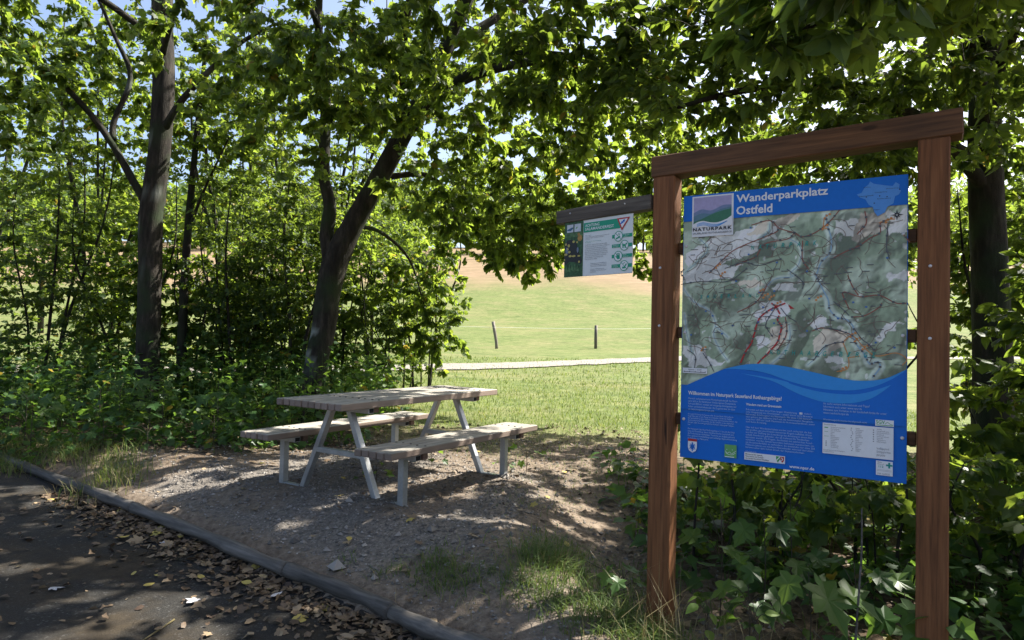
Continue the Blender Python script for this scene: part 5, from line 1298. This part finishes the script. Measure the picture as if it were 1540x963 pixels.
# one seedling with very large leaves at the foot of the board
def big_seedling(x, y, spec, label, seed, group, mat=None, proto=MAPLE, name='maple_seedling', stemr=0.004, cat='seedling', key='maple'):
    """spec rows: tip offset x, y, z, leaf size, leaf azimuth, pitch"""
    z0 = tz(x, y); root = empty(name, (x, y, z0)); tag(root, label, cat, group)
    r = np.random.default_rng(seed); mat = mat or M['leaf_low']
    top = max(s_[2] for s_ in spec)
    g = Geo(); g.tube(smooth_path([(0, 0, -0.05), (0.01, 0.0, top * 0.5), (0.0, 0.01, top)], 4), np.linspace(stemr, stemr * 0.5, 9), 6, True)
    g.build('stem', M['twig'], root, smooth=True)
    for (dx, dy, dz, sz, az, pt) in spec:
        g = Geo(); b0 = np.array([0, 0, dz * 0.75]); g.tube(smooth_path([b0, b0 + 0.5 * (np.array([dx, dy, dz]) - b0) + (0, 0, 0.02), (dx, dy, dz)], 3), 0.0018, 4, False)
        g.build('leaf_stalk', M['twig'], root, smooth=True)
        ax = np.array([math.cos(az) * math.cos(pt), math.sin(az) * math.cos(pt), math.sin(pt)])
        nm = norm(np.array([0.0, -0.35, 1.0]) + r.standard_normal(3) * 0.25)
        fm = leaf_frames(ax[None], nm[None])[0]
        o = bpy.data.objects.new('leaf', leaf_variant(key + mat.name, proto, mat, int(r.integers(0, 5)))); COL.objects.link(o); o.parent = root
        mm = Matrix((fm * sz).tolist()).to_4x4(); mm.translation = Vector((dx, dy, dz)); o.matrix_basis = mm
    return root
def whorl(n, h, reach, size, seed, pitch=-0.35, lo=0.4):
    r = np.random.default_rng(seed); out = []
    for k in range(n):
        a = k * 2.4 + r.uniform(-0.4, 0.4); hh = h * r.uniform(lo, 1.0); q = reach * r.uniform(0.6, 1.1)
        out.append((q * math.cos(a), q * math.sin(a), hh, size * r.uniform(0.7, 1.25), a + r.uniform(-0.5, 0.5), pitch + r.uniform(-0.3, 0.3)))
    return out
G_SEED = 'maple seedlings at the foot of the board'
big_seedling(1.46, 3.16, [(0.02, -0.05, 0.42, 0.25, -1.3, -0.55), (0.14, -0.02, 0.40, 0.22, -0.5, -0.45), (-0.10, -0.03, 0.46, 0.15, -2.4, -0.9), (0.10, 0.10, 0.36, 0.2, 0.4, -0.3), (-0.05, 0.08, 0.30, 0.16, 2.2, -0.3)], 'maple seedling with the largest dark leaves, under the middle of the panel', 1, G_SEED)
big_seedling(1.22, 3.30, whorl(6, 0.36, 0.11, 0.13, 2), 'maple seedling left of the large-leaved one, behind the left post', 2, G_SEED)
big_seedling(1.66, 3.02, whorl(7, 0.26, 0.13, 0.14, 3), 'low maple seedling in front of the large-leaved one', 3, G_SEED)
big_seedling(1.78, 3.35, whorl(7, 0.52, 0.14, 0.13, 4), 'maple seedling under the right part of the panel', 4, G_SEED)
big_seedling(1.42, 3.62, whorl(8, 0.62, 0.15, 0.13, 5), 'taller maple seedling behind the panel, below its left half', 5, G_SEED)
big_seedling(1.98, 3.25, whorl(6, 0.34, 0.13, 0.14, 6), 'maple seedling beside the foot of the right post', 6, G_SEED)
big_seedling(1.18, 3.62, whorl(7, 0.7, 0.13, 0.13, 7), 'maple seedling close behind the left post at the panel edge', 7, G_SEED)
big_seedling(1.62, 3.75, whorl(8, 0.72, 0.16, 0.14, 8), 'maple seedling whose top leaves touch the lower edge of the panel', 8, G_SEED)
big_seedling(0.66, 3.72, whorl(5, 0.22, 0.1, 0.10, 9), 'small maple seedling in the grass left of the left post', 9, G_SEED)
# pale climbers in front of the posts
G_CL = 'pale green climbers in the grass at the board'
for k, (x, y, h, n, lab) in enumerate([(0.99, 3.24, 0.30, 9, 'pale green climber at the right side of the left post'), (1.17, 3.10, 0.36, 10, 'pale green climber under the lower left corner of the panel'), (1.75, 2.93, 0.16, 6, 'pale green climber near the foot of the right post')]):
    big_seedling(x, y, whorl(n, h, 0.055, 0.065, 60 + k, -0.2, 0.15), lab, 60 + k, G_CL, M['leaf_pale'], OVATE, 'climbing_plant', 0.003, 'climber', 'ovate')
# bare stem with pale flecks in front of the thicket
g = Geo(); z0 = tz(1.60, 3.02)
g.tube(smooth_path([(0, 0, -0.05), (0.01, 0, 0.2), (0.03, 0.01, 0.42), (0.035, 0.0, 0.62), (0.045, 0.02, 0.80)], 6), np.linspace(0.0065, 0.003, 25), 6, True, 0.12, RNG)
tag(g.build('withered_plant', M['log'], None, (1.60, 3.02, z0), True), 'thin bare grey stem rising through the plants below the panel', 'stem')

# seedlings along the edge of the thicket and round the table
G_S2 = 'seedlings along the foot of the thicket'
r5 = np.random.default_rng(77)
spots = [(-2.95, 8.0, 0.75, 12, 0.13, 'tall bright seedling at the far end of the left bench'), (-3.45, 7.7, 0.6, 9, 0.12, 'seedling behind the left bench, halfway to the straight trunk'), (-4.0, 7.5, 0.6, 10, 0.12, 'seedling in front of the straight trunk'), (-4.6, 7.3, 0.65, 10, 0.12, 'seedling left of the straight trunk foot'), (-5.2, 7.0, 0.6, 10, 0.12, 'seedling near the end of the log edging'), (-3.2, 7.05, 0.35, 7, 0.085, 'low seedling by the left end of the bench'), (-3.75, 6.75, 0.3, 7, 0.08, 'low seedling where gravel meets the bushes'), (-2.3, 8.4, 0.5, 8, 0.11, 'seedling behind the table under the leaning maple'), (-5.9, 7.4, 0.7, 10, 0.12, 'seedling at the far left among the bushes'), (0.16, 6.15, 0.32, 5, 0.085, 'green seedling beside the right bench far leg'), (-0.02, 6.05, 0.15, 4, 0.075, 'tiny seedling at the foot of the right bench far leg'), (-1.12, 5.5, 0.18, 6, 0.065, 'small seedling on the bare soil under the table'), (-0.75, 6.3, 0.14, 5, 0.065, 'small seedling between the far legs of the table'), (-4.3, 6.9, 0.35, 7, 0.09, 'low seedling in the dry grass left of the gravel'), (-1.9, 7.9, 0.4, 7, 0.10, 'seedling behind the far end of the left bench'),
 (-3.3, 7.35, 0.75, 13, 0.12, 'bushy seedling behind the near end of the left bench'), (-3.9, 7.05, 0.7, 12, 0.12, 'bushy seedling at the gravel edge, left of the bench'), (-4.35, 7.25, 0.85, 14, 0.13, 'tall bushy seedling in front of the straight trunk'), (-4.95, 6.75, 0.75, 12, 0.12, 'bushy seedling above the dry grass on the far log'), (-2.5, 7.9, 0.8, 13, 0.12, 'bushy pale seedling close behind the table'), (-5.6, 6.9, 0.8, 12, 0.13, 'bushy seedling at the left end of the verge')]
for k, (x, y, h, n, sz, lab) in enumerate(spots):
    big_seedling(x, y, whorl(n, h, 0.12 + 0.12 * h, sz, 200 + k, -0.3, 0.25), lab, 200 + k, G_S2)

# ------------------------------------------------------------------ undergrowth: nobody could count it
def carpet(name, pts, heights, size, mat, seed, leaves=6, label=None, proto=MAPLE_LO):
    r = np.random.default_rng(seed); n = len(pts)
    z = terrain(pts[:, 0], pts[:, 1])
    rep = np.repeat(np.arange(n), leaves); m = len(rep)
    a = r.uniform(0, 2 * np.pi, m); hh = heights[rep] * r.uniform(0.3, 1.0, m); q = r.uniform(0.02, 0.10, m) + 0.12 * hh
    pos = np.stack([pts[rep, 0] + q * np.cos(a), pts[rep, 1] + q * np.sin(a), z[rep] + hh], 1)
    ax = np.stack([np.cos(a), np.sin(a), r.uniform(-0.6, 0.2, m)], 1)
    nm = norm(np.array([0, 0, 1.0]) + r.standard_normal((m, 3)) * 0.4)
    sz = size * r.uniform(0.5, 1.35, m)
    G = Geo(); V, F = scatter(proto, pos, leaf_frames(ax, nm), sz); G.add(V, F)
    t = np.repeat(pick_tints(m, r, 0.02), len(proto[1]))
    nl = len(F)
    # stems
    w = 0.003
    base = np.stack([pts[:, 0], pts[:, 1], z], 1); top = base + np.stack([r.normal(0, .04, n), r.normal(0, .04, n), heights], 1)
    SV = np.stack([base + [w, 0, 0], base - [w, 0, 0], top], 1).reshape(-1, 3); G.add(SV, np.arange(3 * n).reshape(-1, 3))
    t = np.concatenate([t, np.full(n, 0.3)])
    return tag(G.build(name, mat, face_attr={'tint': t}), label, name.replace('_', ' '), None, 'stuff')
r6 = np.random.default_rng(9)
def region(n, x0, x1, y0, y1, f):
    p = np.stack([r6.uniform(x0, x1, n), r6.uniform(y0, y1, n)], 1)
    return p[r6.random(n) < f(p[:, 0], p[:, 1])]
pts = region(3000, -9.5, -1.7, 6.4, 10.5, lambda x, y: sstep(6.7, 7.6, y - 0.22 * (x + 3.2) + (fbm(x * 1.5, y * 1.5, 3) - .45) * 1.6) * 0.62)
h_ = (0.14 + 0.55 * sstep(7.0, 8.4, pts[:, 1] - 0.15 * (pts[:, 0] + 3)) ) * r6.uniform(0.25, 1.75, len(pts))
back = region(1100, -10, -1.9, 9.4, 12.2, lambda x, y: 0.8 + 0 * x)
pts = np.concatenate([pts, back]); h_ = np.concatenate([h_, r6.uniform(0.5, 1.35, len(back))])
carpet('undergrowth', pts, h_, 0.085, M['leaf_low'], 1, 6, 'low leafy undergrowth along the foot of the thicket')
pts = region(900, 0.95, 5.5, 2.6, 6.5, lambda x, y: 0.8 * sstep(0.0, 0.5, (y - 3.25) + 0.65 * (x - 1.2)))
carpet('undergrowth', pts, r6.uniform(0.08, 0.42, len(pts)), 0.10, M['leaf_low'], 2, 6, 'dark low undergrowth on the bank behind the map board', MAPLE_LO)

# ------------------------------------------------------------------ grass
def blades(G, tints, pts, length, width, seed, tint, lean=0.5, z=None, spread=0.06):
    r = np.random.default_rng(seed); n = len(pts)
    zz = terrain(pts[:, 0], pts[:, 1]) if z is None else z
    a = r.uniform(0, 2 * np.pi, n); L = length * r.uniform(0.5, 1.3, n); l = np.clip(r.normal(lean, 0.3, n), 0.02, 1.3)
    d = np.stack([np.cos(a), np.sin(a)], 1); s_ = np.stack([-d[:, 1], d[:, 0]], 1) * (width * r.uniform(0.6, 1.3, n))[:, None] / 2
    def at(u):
        return np.stack([pts[:, 0] + d[:, 0] * L * l * u ** 2, pts[:, 1] + d[:, 1] * L * l * u ** 2, zz - 0.01 + L * (u - 0.32 * l * u ** 2)], 1)
    s3 = np.concatenate([s_, np.zeros((n, 1))], 1)
    V = np.stack([at(0) - s3, at(0) + s3, at(0.5) - s3 * 0.8, at(0.5) + s3 * 0.8, at(1.0)], 1).reshape(-1, 3)
    b = (np.arange(n) * 5)[:, None, None]
    F = (np.array([[0, 1, 3], [0, 3, 2], [2, 3, 4]])[None] + b).reshape(-1, 3)
    G.add(V, F)
    tints.append(np.repeat(np.clip(r.normal(tint, 0.18, n), 0, 0.95), 3))
def clump_pts(cx_, cy_, rad, n, seed):
    r = np.random.default_rng(seed); return np.stack([r.normal(cx_, rad, n), r.normal(cy_, rad, n)], 1)
G = Geo(); tn_ = []
clumps = [(0.30, 4.02, 0.12, 520, .20), (0.20, 3.86, 0.10, 320, .18), (0.45, 4.4, 0.12, 200, .13), (-0.43, 3.86, 0.09, 260, .14), (-0.28, 3.70, 0.09, 260, .14), (0.08, 3.62, 0.10, 320, .14), (0.26, 3.50, 0.1, 300, .16), (0.52, 3.64, 0.13, 420, .18), (0.62, 3.42, 0.12, 420, .20), (0.78, 3.34, 0.10, 320, .22), (0.42, 3.34, 0.12, 260, .15), (0.7, 3.95, 0.14, 260, .14), (0.92, 4.25, 0.16, 260, .14), (-0.70, 3.88, 0.06, 90, .10), (-1.0, 4.02, 0.05, 60, .09), (0.25, 5.2, 0.2, 140, .08), (0.6, 5.9, 0.3, 260, .09), (1.2, 6.6, 0.4, 420, .10), (-1.5, 7.9, 0.4, 300, .10), (0.3, 7.2, 0.4, 420, .09), (-0.6, 7.6, 0.4, 420, .09)]
for k, (x, y, rd, n, L) in enumerate(clumps): blades(G, tn_, clump_pts(x, y, rd, int(n * 0.75), 300 + k), L * 0.78, 0.005, 400 + k, 0.42, 1.05)
r7 = np.random.default_rng(15)
left = [(-3.3 - 0.32 * k + r7.normal(0, .12), 5.95 + 0.13 * k + r7.normal(0, .25)) for k in range(12)]
for k, (x, y) in enumerate(left): blades(G, tn_, clump_pts(x, y, 0.15, 170, 500 + k), 0.20, 0.006, 600 + k, 0.62, 0.65)
p = region(5200, -2.0, 3.2, 6.8, 10.0, lambda x, y: sstep(-1.2, 1.6, y - 7.6 + 0.35 * x) * 0.9)
blades(G, tn_, p, 0.07, 0.006, 71, 0.55)
p = region(30000, -4.5, 7.5, 9.2, 17, lambda x, y: np.clip(zone_grass(x, y), 0, 1) * np.clip(1.3 - (y - 9) / 9, 0.2, 1))
blades(G, tn_, p, 0.085, 0.010, 72, 0.58)
p = region(9000, -7, 9, 16, 26, lambda x, y: 0.8 + 0 * x)
blades(G, tn_, p, 0.10, 0.022, 73, 0.55)
tag(G.build('grass', M['grass'], face_attr={'tint': np.concatenate(tn_)}), 'green grass in tufts round the post and over the lawn', 'grass', None, 'stuff')
G = Geo(); tn_ = []
for k, (x, y, rd, n, L) in enumerate([(0.80, 3.36, 0.10, 34, .42), (0.95, 3.22, 0.10, 30, .40), (0.62, 3.30, 0.12, 26, .34), (1.12, 3.12, 0.12, 26, .36), (1.35, 2.98, 0.12, 22, .36), (0.30, 4.0, 0.12, 60, .18), (-0.2, 3.6, 0.2, 60, .13), (1.3, 4.9, .3, 30, .3)]):
    blades(G, tn_, clump_pts(x, y, rd, n, 700 + k), L, 0.0035, 720 + k, 0.5, 0.55)
for k, (x, y) in enumerate(left): blades(G, tn_, clump_pts(x, y - 0.1, 0.2, 70, 740 + k), 0.20, 0.004, 760 + k, 0.5, 0.8)
p = region(4200, -1.8, 3.0, 6.0, 9.2, lambda x, y: 0.25 + 0.6 * sstep(-0.8, 0.8, y - 7.6 + 0.3 * x))
blades(G, tn_, p, 0.06, 0.005, 790, 0.45, 0.9)
tag(G.build('dry_grass', M['straw'], face_attr={'tint': np.concatenate(tn_)}), 'dry straw coloured stalks round the left post and on the far log', 'dry grass', None, 'stuff')

# ------------------------------------------------------------------ gravel and fallen leaves
OCT = np.array([[1, 0, 0], [-1, 0, 0], [0, 1, 0], [0, -1, 0], [0, 0, 0.7], [0, 0, -0.6]], float)
OF = np.array([[0, 2, 4], [2, 1, 4], [1, 3, 4], [3, 0, 4], [2, 0, 5], [1, 2, 5], [3, 1, 5], [0, 3, 5]])
r8 = np.random.default_rng(44)
pts = region(42000, -3.9, 1.6, 3.0, 8.0, lambda x, y: zone_gravel(x, y) * np.clip(1.25 - (y - 3.5) / 4.5, 0.15, 1) + 0.30 * (log_coords(x, y)[1] > 0.05))
n = len(pts); sz = np.clip(r8.lognormal(-4.95, 0.45, n), 0.003, 0.03)
big = r8.random(n) < 0.004; sz[big] *= 2.2
V0 = OCT[None] * (1 + 0.3 * r8.standard_normal((n, 6, 1))) * sz[:, None, None]
a = r8.uniform(0, 6.28, n); c_, s_ = np.cos(a), np.sin(a)
V0 = np.stack([V0[..., 0] * c_[:, None] - V0[..., 1] * s_[:, None], V0[..., 0] * s_[:, None] + V0[..., 1] * c_[:, None], V0[..., 2]], -1)
V0 += np.stack([pts[:, 0], pts[:, 1], terrain(pts[:, 0], pts[:, 1]) + sz * 0.2], 1)[:, None]
def stone_mat():
    m, nt, out = nodes_of('gravel_stone')
    principled(nt, out, ramp(nt, attr(nt, 'tint'), [(0, (0.075, 0.067, 0.059)), (0.5, (0.165, 0.148, 0.13)), (0.85, (0.28, 0.255, 0.23)), (1, (0.46, 0.43, 0.395))]), 0.8, spec=0.3)
    return m
F = (OF[None] + (np.arange(n) * 6)[:, None, None]).reshape(-1, 3)
tag(link('gravel', make_mesh('gravel', V0.reshape(-1, 3), [F], stone_mat(), False, {'tint': np.repeat(np.clip(r8.beta(2, 2.6, n), 0, 1), 8)})), 'loose grey gravel around the picnic table', 'gravel', None, 'stuff')

DRYLEAF = []
for k in range(4):
    rk = np.random.default_rng(k + 50)
    V, F = (MAPLE if k % 2 else OVATE)
    V = V.copy(); V[:, 2] = 0.35 * V[:, 1] ** 2 * rk.choice([-1, 1]) + 0.30 * rk.uniform(-1, 1) * (V[:, 0] - 0.4) ** 2 + 0.25 * rk.uniform(-1, 1) * V[:, 0] * V[:, 1] + 0.05
    DRYLEAF.append((V, F))
DRYLEAF_LO = []
for k in range(4):
    V, F = (MAPLE_LO if k % 2 else OVATE_LO)
    V = V.copy(); V[:, 2] = (0.4, -0.3, 0.25, 0.35)[k] * V[:, 1] ** 2 + (0.25, 0.3, -0.25, -0.2)[k] * (V[:, 0] - 0.4) ** 2 + 0.05
    DRYLEAF_LO.append((V, F))
def ground_leaf_pts(n, sharp):
    s = r8.uniform(-0.8, 4.6, n); d = -np.abs(r8.normal(0, sharp, n)) - 0.075
    return np.stack([LOG_A[0] + s * LOG_DIR[0] + d * LOG_N[0], LOG_A[1] + s * LOG_DIR[1] + d * LOG_N[1]], 1)
def lay_frames(n, r, tilt=0.35):
    a = r.uniform(0, 2 * np.pi, n)
    ax = np.stack([np.cos(a), np.sin(a), r.normal(0, 0.12, n)], 1)
    return leaf_frames(ax, norm(np.array([0, 0, 1.0]) + r.standard_normal((n, 3)) * tilt))
# the litter nobody could count
G = Geo(); tn_ = []
sets = [(ground_leaf_pts(1800, 0.19), 'lane', 0.045, 0.27), (ground_leaf_pts(260, 0.6), 'lane', 0.04, 0.22),
        (region(4200, -4.5, 1.8, 3.3, 9.5, lambda x, y: 0.12 + 0.55 * sstep(6.3, 7.6, y) + 0.5 * np.exp(-((x + 0.6) ** 2 + (y - 5.9) ** 2) / 0.5) + 0.4 * sstep(0.2, 0.9, x)), 'ground', 0.042, 0.34),
        (region(3600, -9, -1.5, 6.3, 10.5, lambda x, y: 0.75 * sstep(6.3, 7.3, y - 0.2 * (x + 3))), 'ground', 0.055, 0.3),
        (region(1800, 0.8, 5, 2.5, 6.5, lambda x, y: 0.8 + 0 * x), 'ground', 0.055, 0.28)]
for p, where, sz, tint in sets:
    z = lane_z(p[:, 0], p[:, 1]) if where == 'lane' else terrain(p[:, 0], p[:, 1])
    for k in range(4):
        q = p[k::4]; m = len(q)
        if not m: continue
        V, F = scatter(DRYLEAF_LO[k], np.column_stack([q, z[k::4] + r8.uniform(0.004, 0.018, m)]), lay_frames(m, r8, 0.5), sz * r8.uniform(0.5, 1.4, m)); G.add(V, F)
        tn_.append(np.repeat(np.clip(r8.normal(tint, 0.2, m), 0, 0.9), len(DRYLEAF_LO[k][1])))
tag(G.build('leaf_litter', M['dry'], face_attr={'tint': np.concatenate(tn_)}), 'brown crumbled leaf litter on soil and along the log edging', 'leaf litter', None, 'stuff')
# twigs on the soil
G = Geo(); tp_ = np.concatenate([region(700, -3.2, 2.0, 3.3, 7.5, lambda x, y: (log_coords(x, y)[1] > 0.15) * (0.35 + 0.6 * sstep(0, .8, x))), region(200, -5, -1, 6.6, 9, lambda x, y: 0.7 + 0 * x)])
for x, y in tp_:
    a = r8.uniform(0, 6.28); L = r8.uniform(0.04, 0.16); u = np.linspace(-0.5, 0.5, 4); bend = r8.normal(0, 0.12)
    px_, py_ = x + L * (u * math.cos(a) - bend * u ** 2 * math.sin(a)), y + L * (u * math.sin(a) + bend * u ** 2 * math.cos(a))
    G.tube(np.stack([px_, py_, terrain(px_, py_) + 0.008 + 0.01 * r8.random(4)], 1), 0.0018 + 0.002 * r8.random() ** 3, 4, False)
tag(G.build('twig_litter', M['log']), 'thin fallen twigs over the soil and gravel', 'twigs', None, 'stuff')
# the larger leaves, one by one
dry_me = {}
def dry_mesh(k, tint, mat='dry'):
    if (k, tint, mat) not in dry_me:
        V, F = DRYLEAF[k]; dry_me[(k, tint, mat)] = make_mesh('fallen_leaf', V, [F], M[mat], False, {'tint': np.full(len(F), tint)})
    return dry_me[(k, tint, mat)]
def fallen(x, y, size, tint, lab, grp, where, mat='dry'):
    z = float((lane_z if where == 'lane' else terrain)(np.array([x]), np.array([y]))[0])
    o = bpy.data.objects.new('fallen_leaf', dry_mesh(int(r8.integers(0, 4)), tint, mat)); COL.objects.link(o)
    fm = lay_frames(1, r8, 0.25)[0] * size
    mm = Matrix(fm.tolist()).to_4x4(); mm.translation = Vector((x, y, z + 0.012)); o.matrix_world = mm
    tag(o, lab, 'fallen leaf', grp)
for x, y in ground_leaf_pts(110, 0.16):
    fallen(x, y, r8.uniform(0.055, 0.10), float(r8.choice([0.15, 0.3, 0.45, 0.65])), 'dry brown fallen leaf in the drift against the log edging', 'brown leaves drifted against the log edging', 'lane')
for x, y in ground_leaf_pts(26, 0.22):
    fallen(x, y, r8.uniform(0.06, 0.09), 1.0, 'yellow fallen leaf on the dark asphalt near the log edging', 'yellow leaves near the log edging', 'lane')
for x, y in region(22, -4.5, 0.0, 2.9, 5.0, lambda x, y: (log_coords(x, y)[1] < -0.5) * 1.0):
    fallen(x, y, r8.uniform(0.04, 0.07), float(r8.choice([0.6, 0.75, 1.0])), 'single leaf lying out on the open dark asphalt', 'leaves scattered on the asphalt', 'lane')
for x, y in region(110, -3.2, 1.0, 3.8, 7.5, lambda x, y: (log_coords(x, y)[1] > 0.3) * 1.0):
    fallen(x, y, r8.uniform(0.045, 0.08), float(r8.choice([0.35, 0.5, 0.7, 1.0])), 'dry leaf lying on the gravel around the picnic table', 'leaves scattered on the gravel', 'ground')
for x, y, lab in [(-1.72, 3.66, 'silvery leaf lying alone on the asphalt, right of the dry stalk'), (-2.37, 4.50, 'silvery leaf in the drift beside the far part of the log edging'), (-2.58, 3.72, 'silvery leaf on the asphalt at the far left'), (-1.33, 3.72, 'silvery leaf in the leaf drift by the middle of the log edging')]:
    fallen(x, y, 0.075, 0.6, lab, 'silvery leaves on the asphalt', 'lane', 'silver')
# dry stalk on the asphalt
q = np.array([(-1.72, 3.42), (-1.75, 3.2), (-1.78, 3.05), (-1.84, 2.85)])
c = np.array([-1.76, 3.15]); z = lane_z(q[:, 0], q[:, 1]); zc = float(z.mean())
g = Geo(); g.tube(smooth_path(np.column_stack([q - c, z - zc + 0.010]), 4), 0.0045, 5, True, 0.1, RNG)
tag(g.build('dry_stalk', M['straw'], None, (c[0], c[1], zc), True, face_attr=None), 'pale dry stalk lying on the dark asphalt', 'stalk')

# ------------------------------------------------------------------ far trees beyond the meadow
def far_tree(h, w, seed, n=2200, size=0.42, conifer=False):
    r = np.random.default_rng(seed)
    g = Geo(); g.tube([(0, 0, -0.5), (0.05, 0, h * 0.3), (0, 0.05, h * 0.85)], [0.24, 0.17, 0.05], 8)
    for k in range(6):
        a = k * 1.1; hh = h * (0.3 + 0.08 * k); g.tube([(0, 0, hh), (w * 0.35 * math.cos(a), w * 0.35 * math.sin(a), hh + h * 0.10)], [0.08, 0.03], 5)
    V = np.concatenate(g.V); tm = make_mesh('trunk', V, [np.concatenate(g.F4), np.concatenate(g.F3)], M['bark'], True)
    nb = 26; c = norm(r.standard_normal((nb, 3))) * r.uniform(0.35, 0.95, (nb, 1)) * np.array([w * 0.5, w * 0.5, h * 0.36]) + np.array([0, 0, h * 0.62])
    if conifer:
        u = r.random(nb); c = np.stack([(1 - u) * w * 0.4 * np.cos(6.28 * r.random(nb)), (1 - u) * w * 0.4 * np.sin(6.28 * r.random(nb)), h * (0.15 + 0.83 * u)], 1)
    k = r.integers(0, nb, n)
    off = norm(r.standard_normal((n, 3))) * r.random((n, 1)) ** 0.5 * (w * 0.2 if not conifer else w * 0.14)
    P = c[k] + off
    ax = norm(r.standard_normal((n, 3)) + [0, 0, -0.3]); nm = norm(np.array([0, 0, 0.8]) + r.standard_normal((n, 3)) * 0.7)
    V, F = scatter(FAR, P, leaf_frames(ax, nm), size * r.uniform(0.6, 1.3, n))
    cm = make_mesh('crown', V, [F], M['leaf_far'], False, {'tint': np.repeat(np.clip(r.beta(2, 2, n) * .9, 0, .93), 2)})
    return tm, cm
kinds = [far_tree(15, 9, 1), far_tree(18, 10, 2), far_tree(12, 8, 3), far_tree(21, 7, 4, conifer=True)]
rf = np.random.default_rng(6)
FG = 'broad trees at the wood edge beyond the meadow'
def place_far(k, x, y, s, label):
    root = empty('far_tree', (x, y, tz(x, y) - 0.3), rf.uniform(0, 6.28)); root.scale = (s, s, s * rf.uniform(0.9, 1.1)); tag(root, label, 'tree', FG)
    link('trunk', kinds[k][0], root); tag(link('crown', kinds[k][1], root), kind='stuff')
for i in range(46):
    x = -150 + i * 6.4 + rf.uniform(-2, 2); y = 132 + rf.uniform(-8, 10) + 0.02 * abs(x)
    place_far(int(rf.choice([0, 1, 2, 3])), x, y, rf.uniform(0.9, 1.25), 'broad green tree in the row at the top of the meadow')
for x, y, k, s, lab in [(18, 35, 2, 0.75, 'lower rounded tree showing just above the top beam of the board'), (21, 47, 0, 0.75, 'rounded tree on the meadow hidden behind the left board post'), (27, 50, 1, 0.7, 'tall meadow tree showing above the map board'), (34, 52, 0, 0.85, 'meadow tree right of the others behind the map board'), (-29, 40, 0, 0.8, 'rounded meadow tree behind the far left of the thicket'), (-22, 52, 1, 0.75, 'meadow tree behind the gap left of the straight maple'), (-12, 62, 2, 0.9, 'meadow tree glimpsed between the two maple trunks')]:
    place_far(k, x, y, s, lab)
# the wood behind them reads as one mass
n = 15000; X = rf.uniform(-220, 220, n); Y = rf.uniform(150, 215, n)
Z = terrain(X, Y) + rf.uniform(2, 15, n)
P = np.stack([X, Y, Z], 1); ax = norm(rf.standard_normal((n, 3))); nm = norm(np.array([0, 0, 1.0]) + rf.standard_normal((n, 3)) * 0.7)
V, F = scatter(FAR, P, leaf_frames(ax, nm), rf.uniform(2.2, 4.2, n))
tag(link('distant_forest', make_mesh('distant_forest', V, [F], M['leaf_far'], False, {'tint': np.repeat(rf.random(n) * 0.8, 2)})), 'wooded hillside far beyond the meadow', 'forest', None, 'stuff')
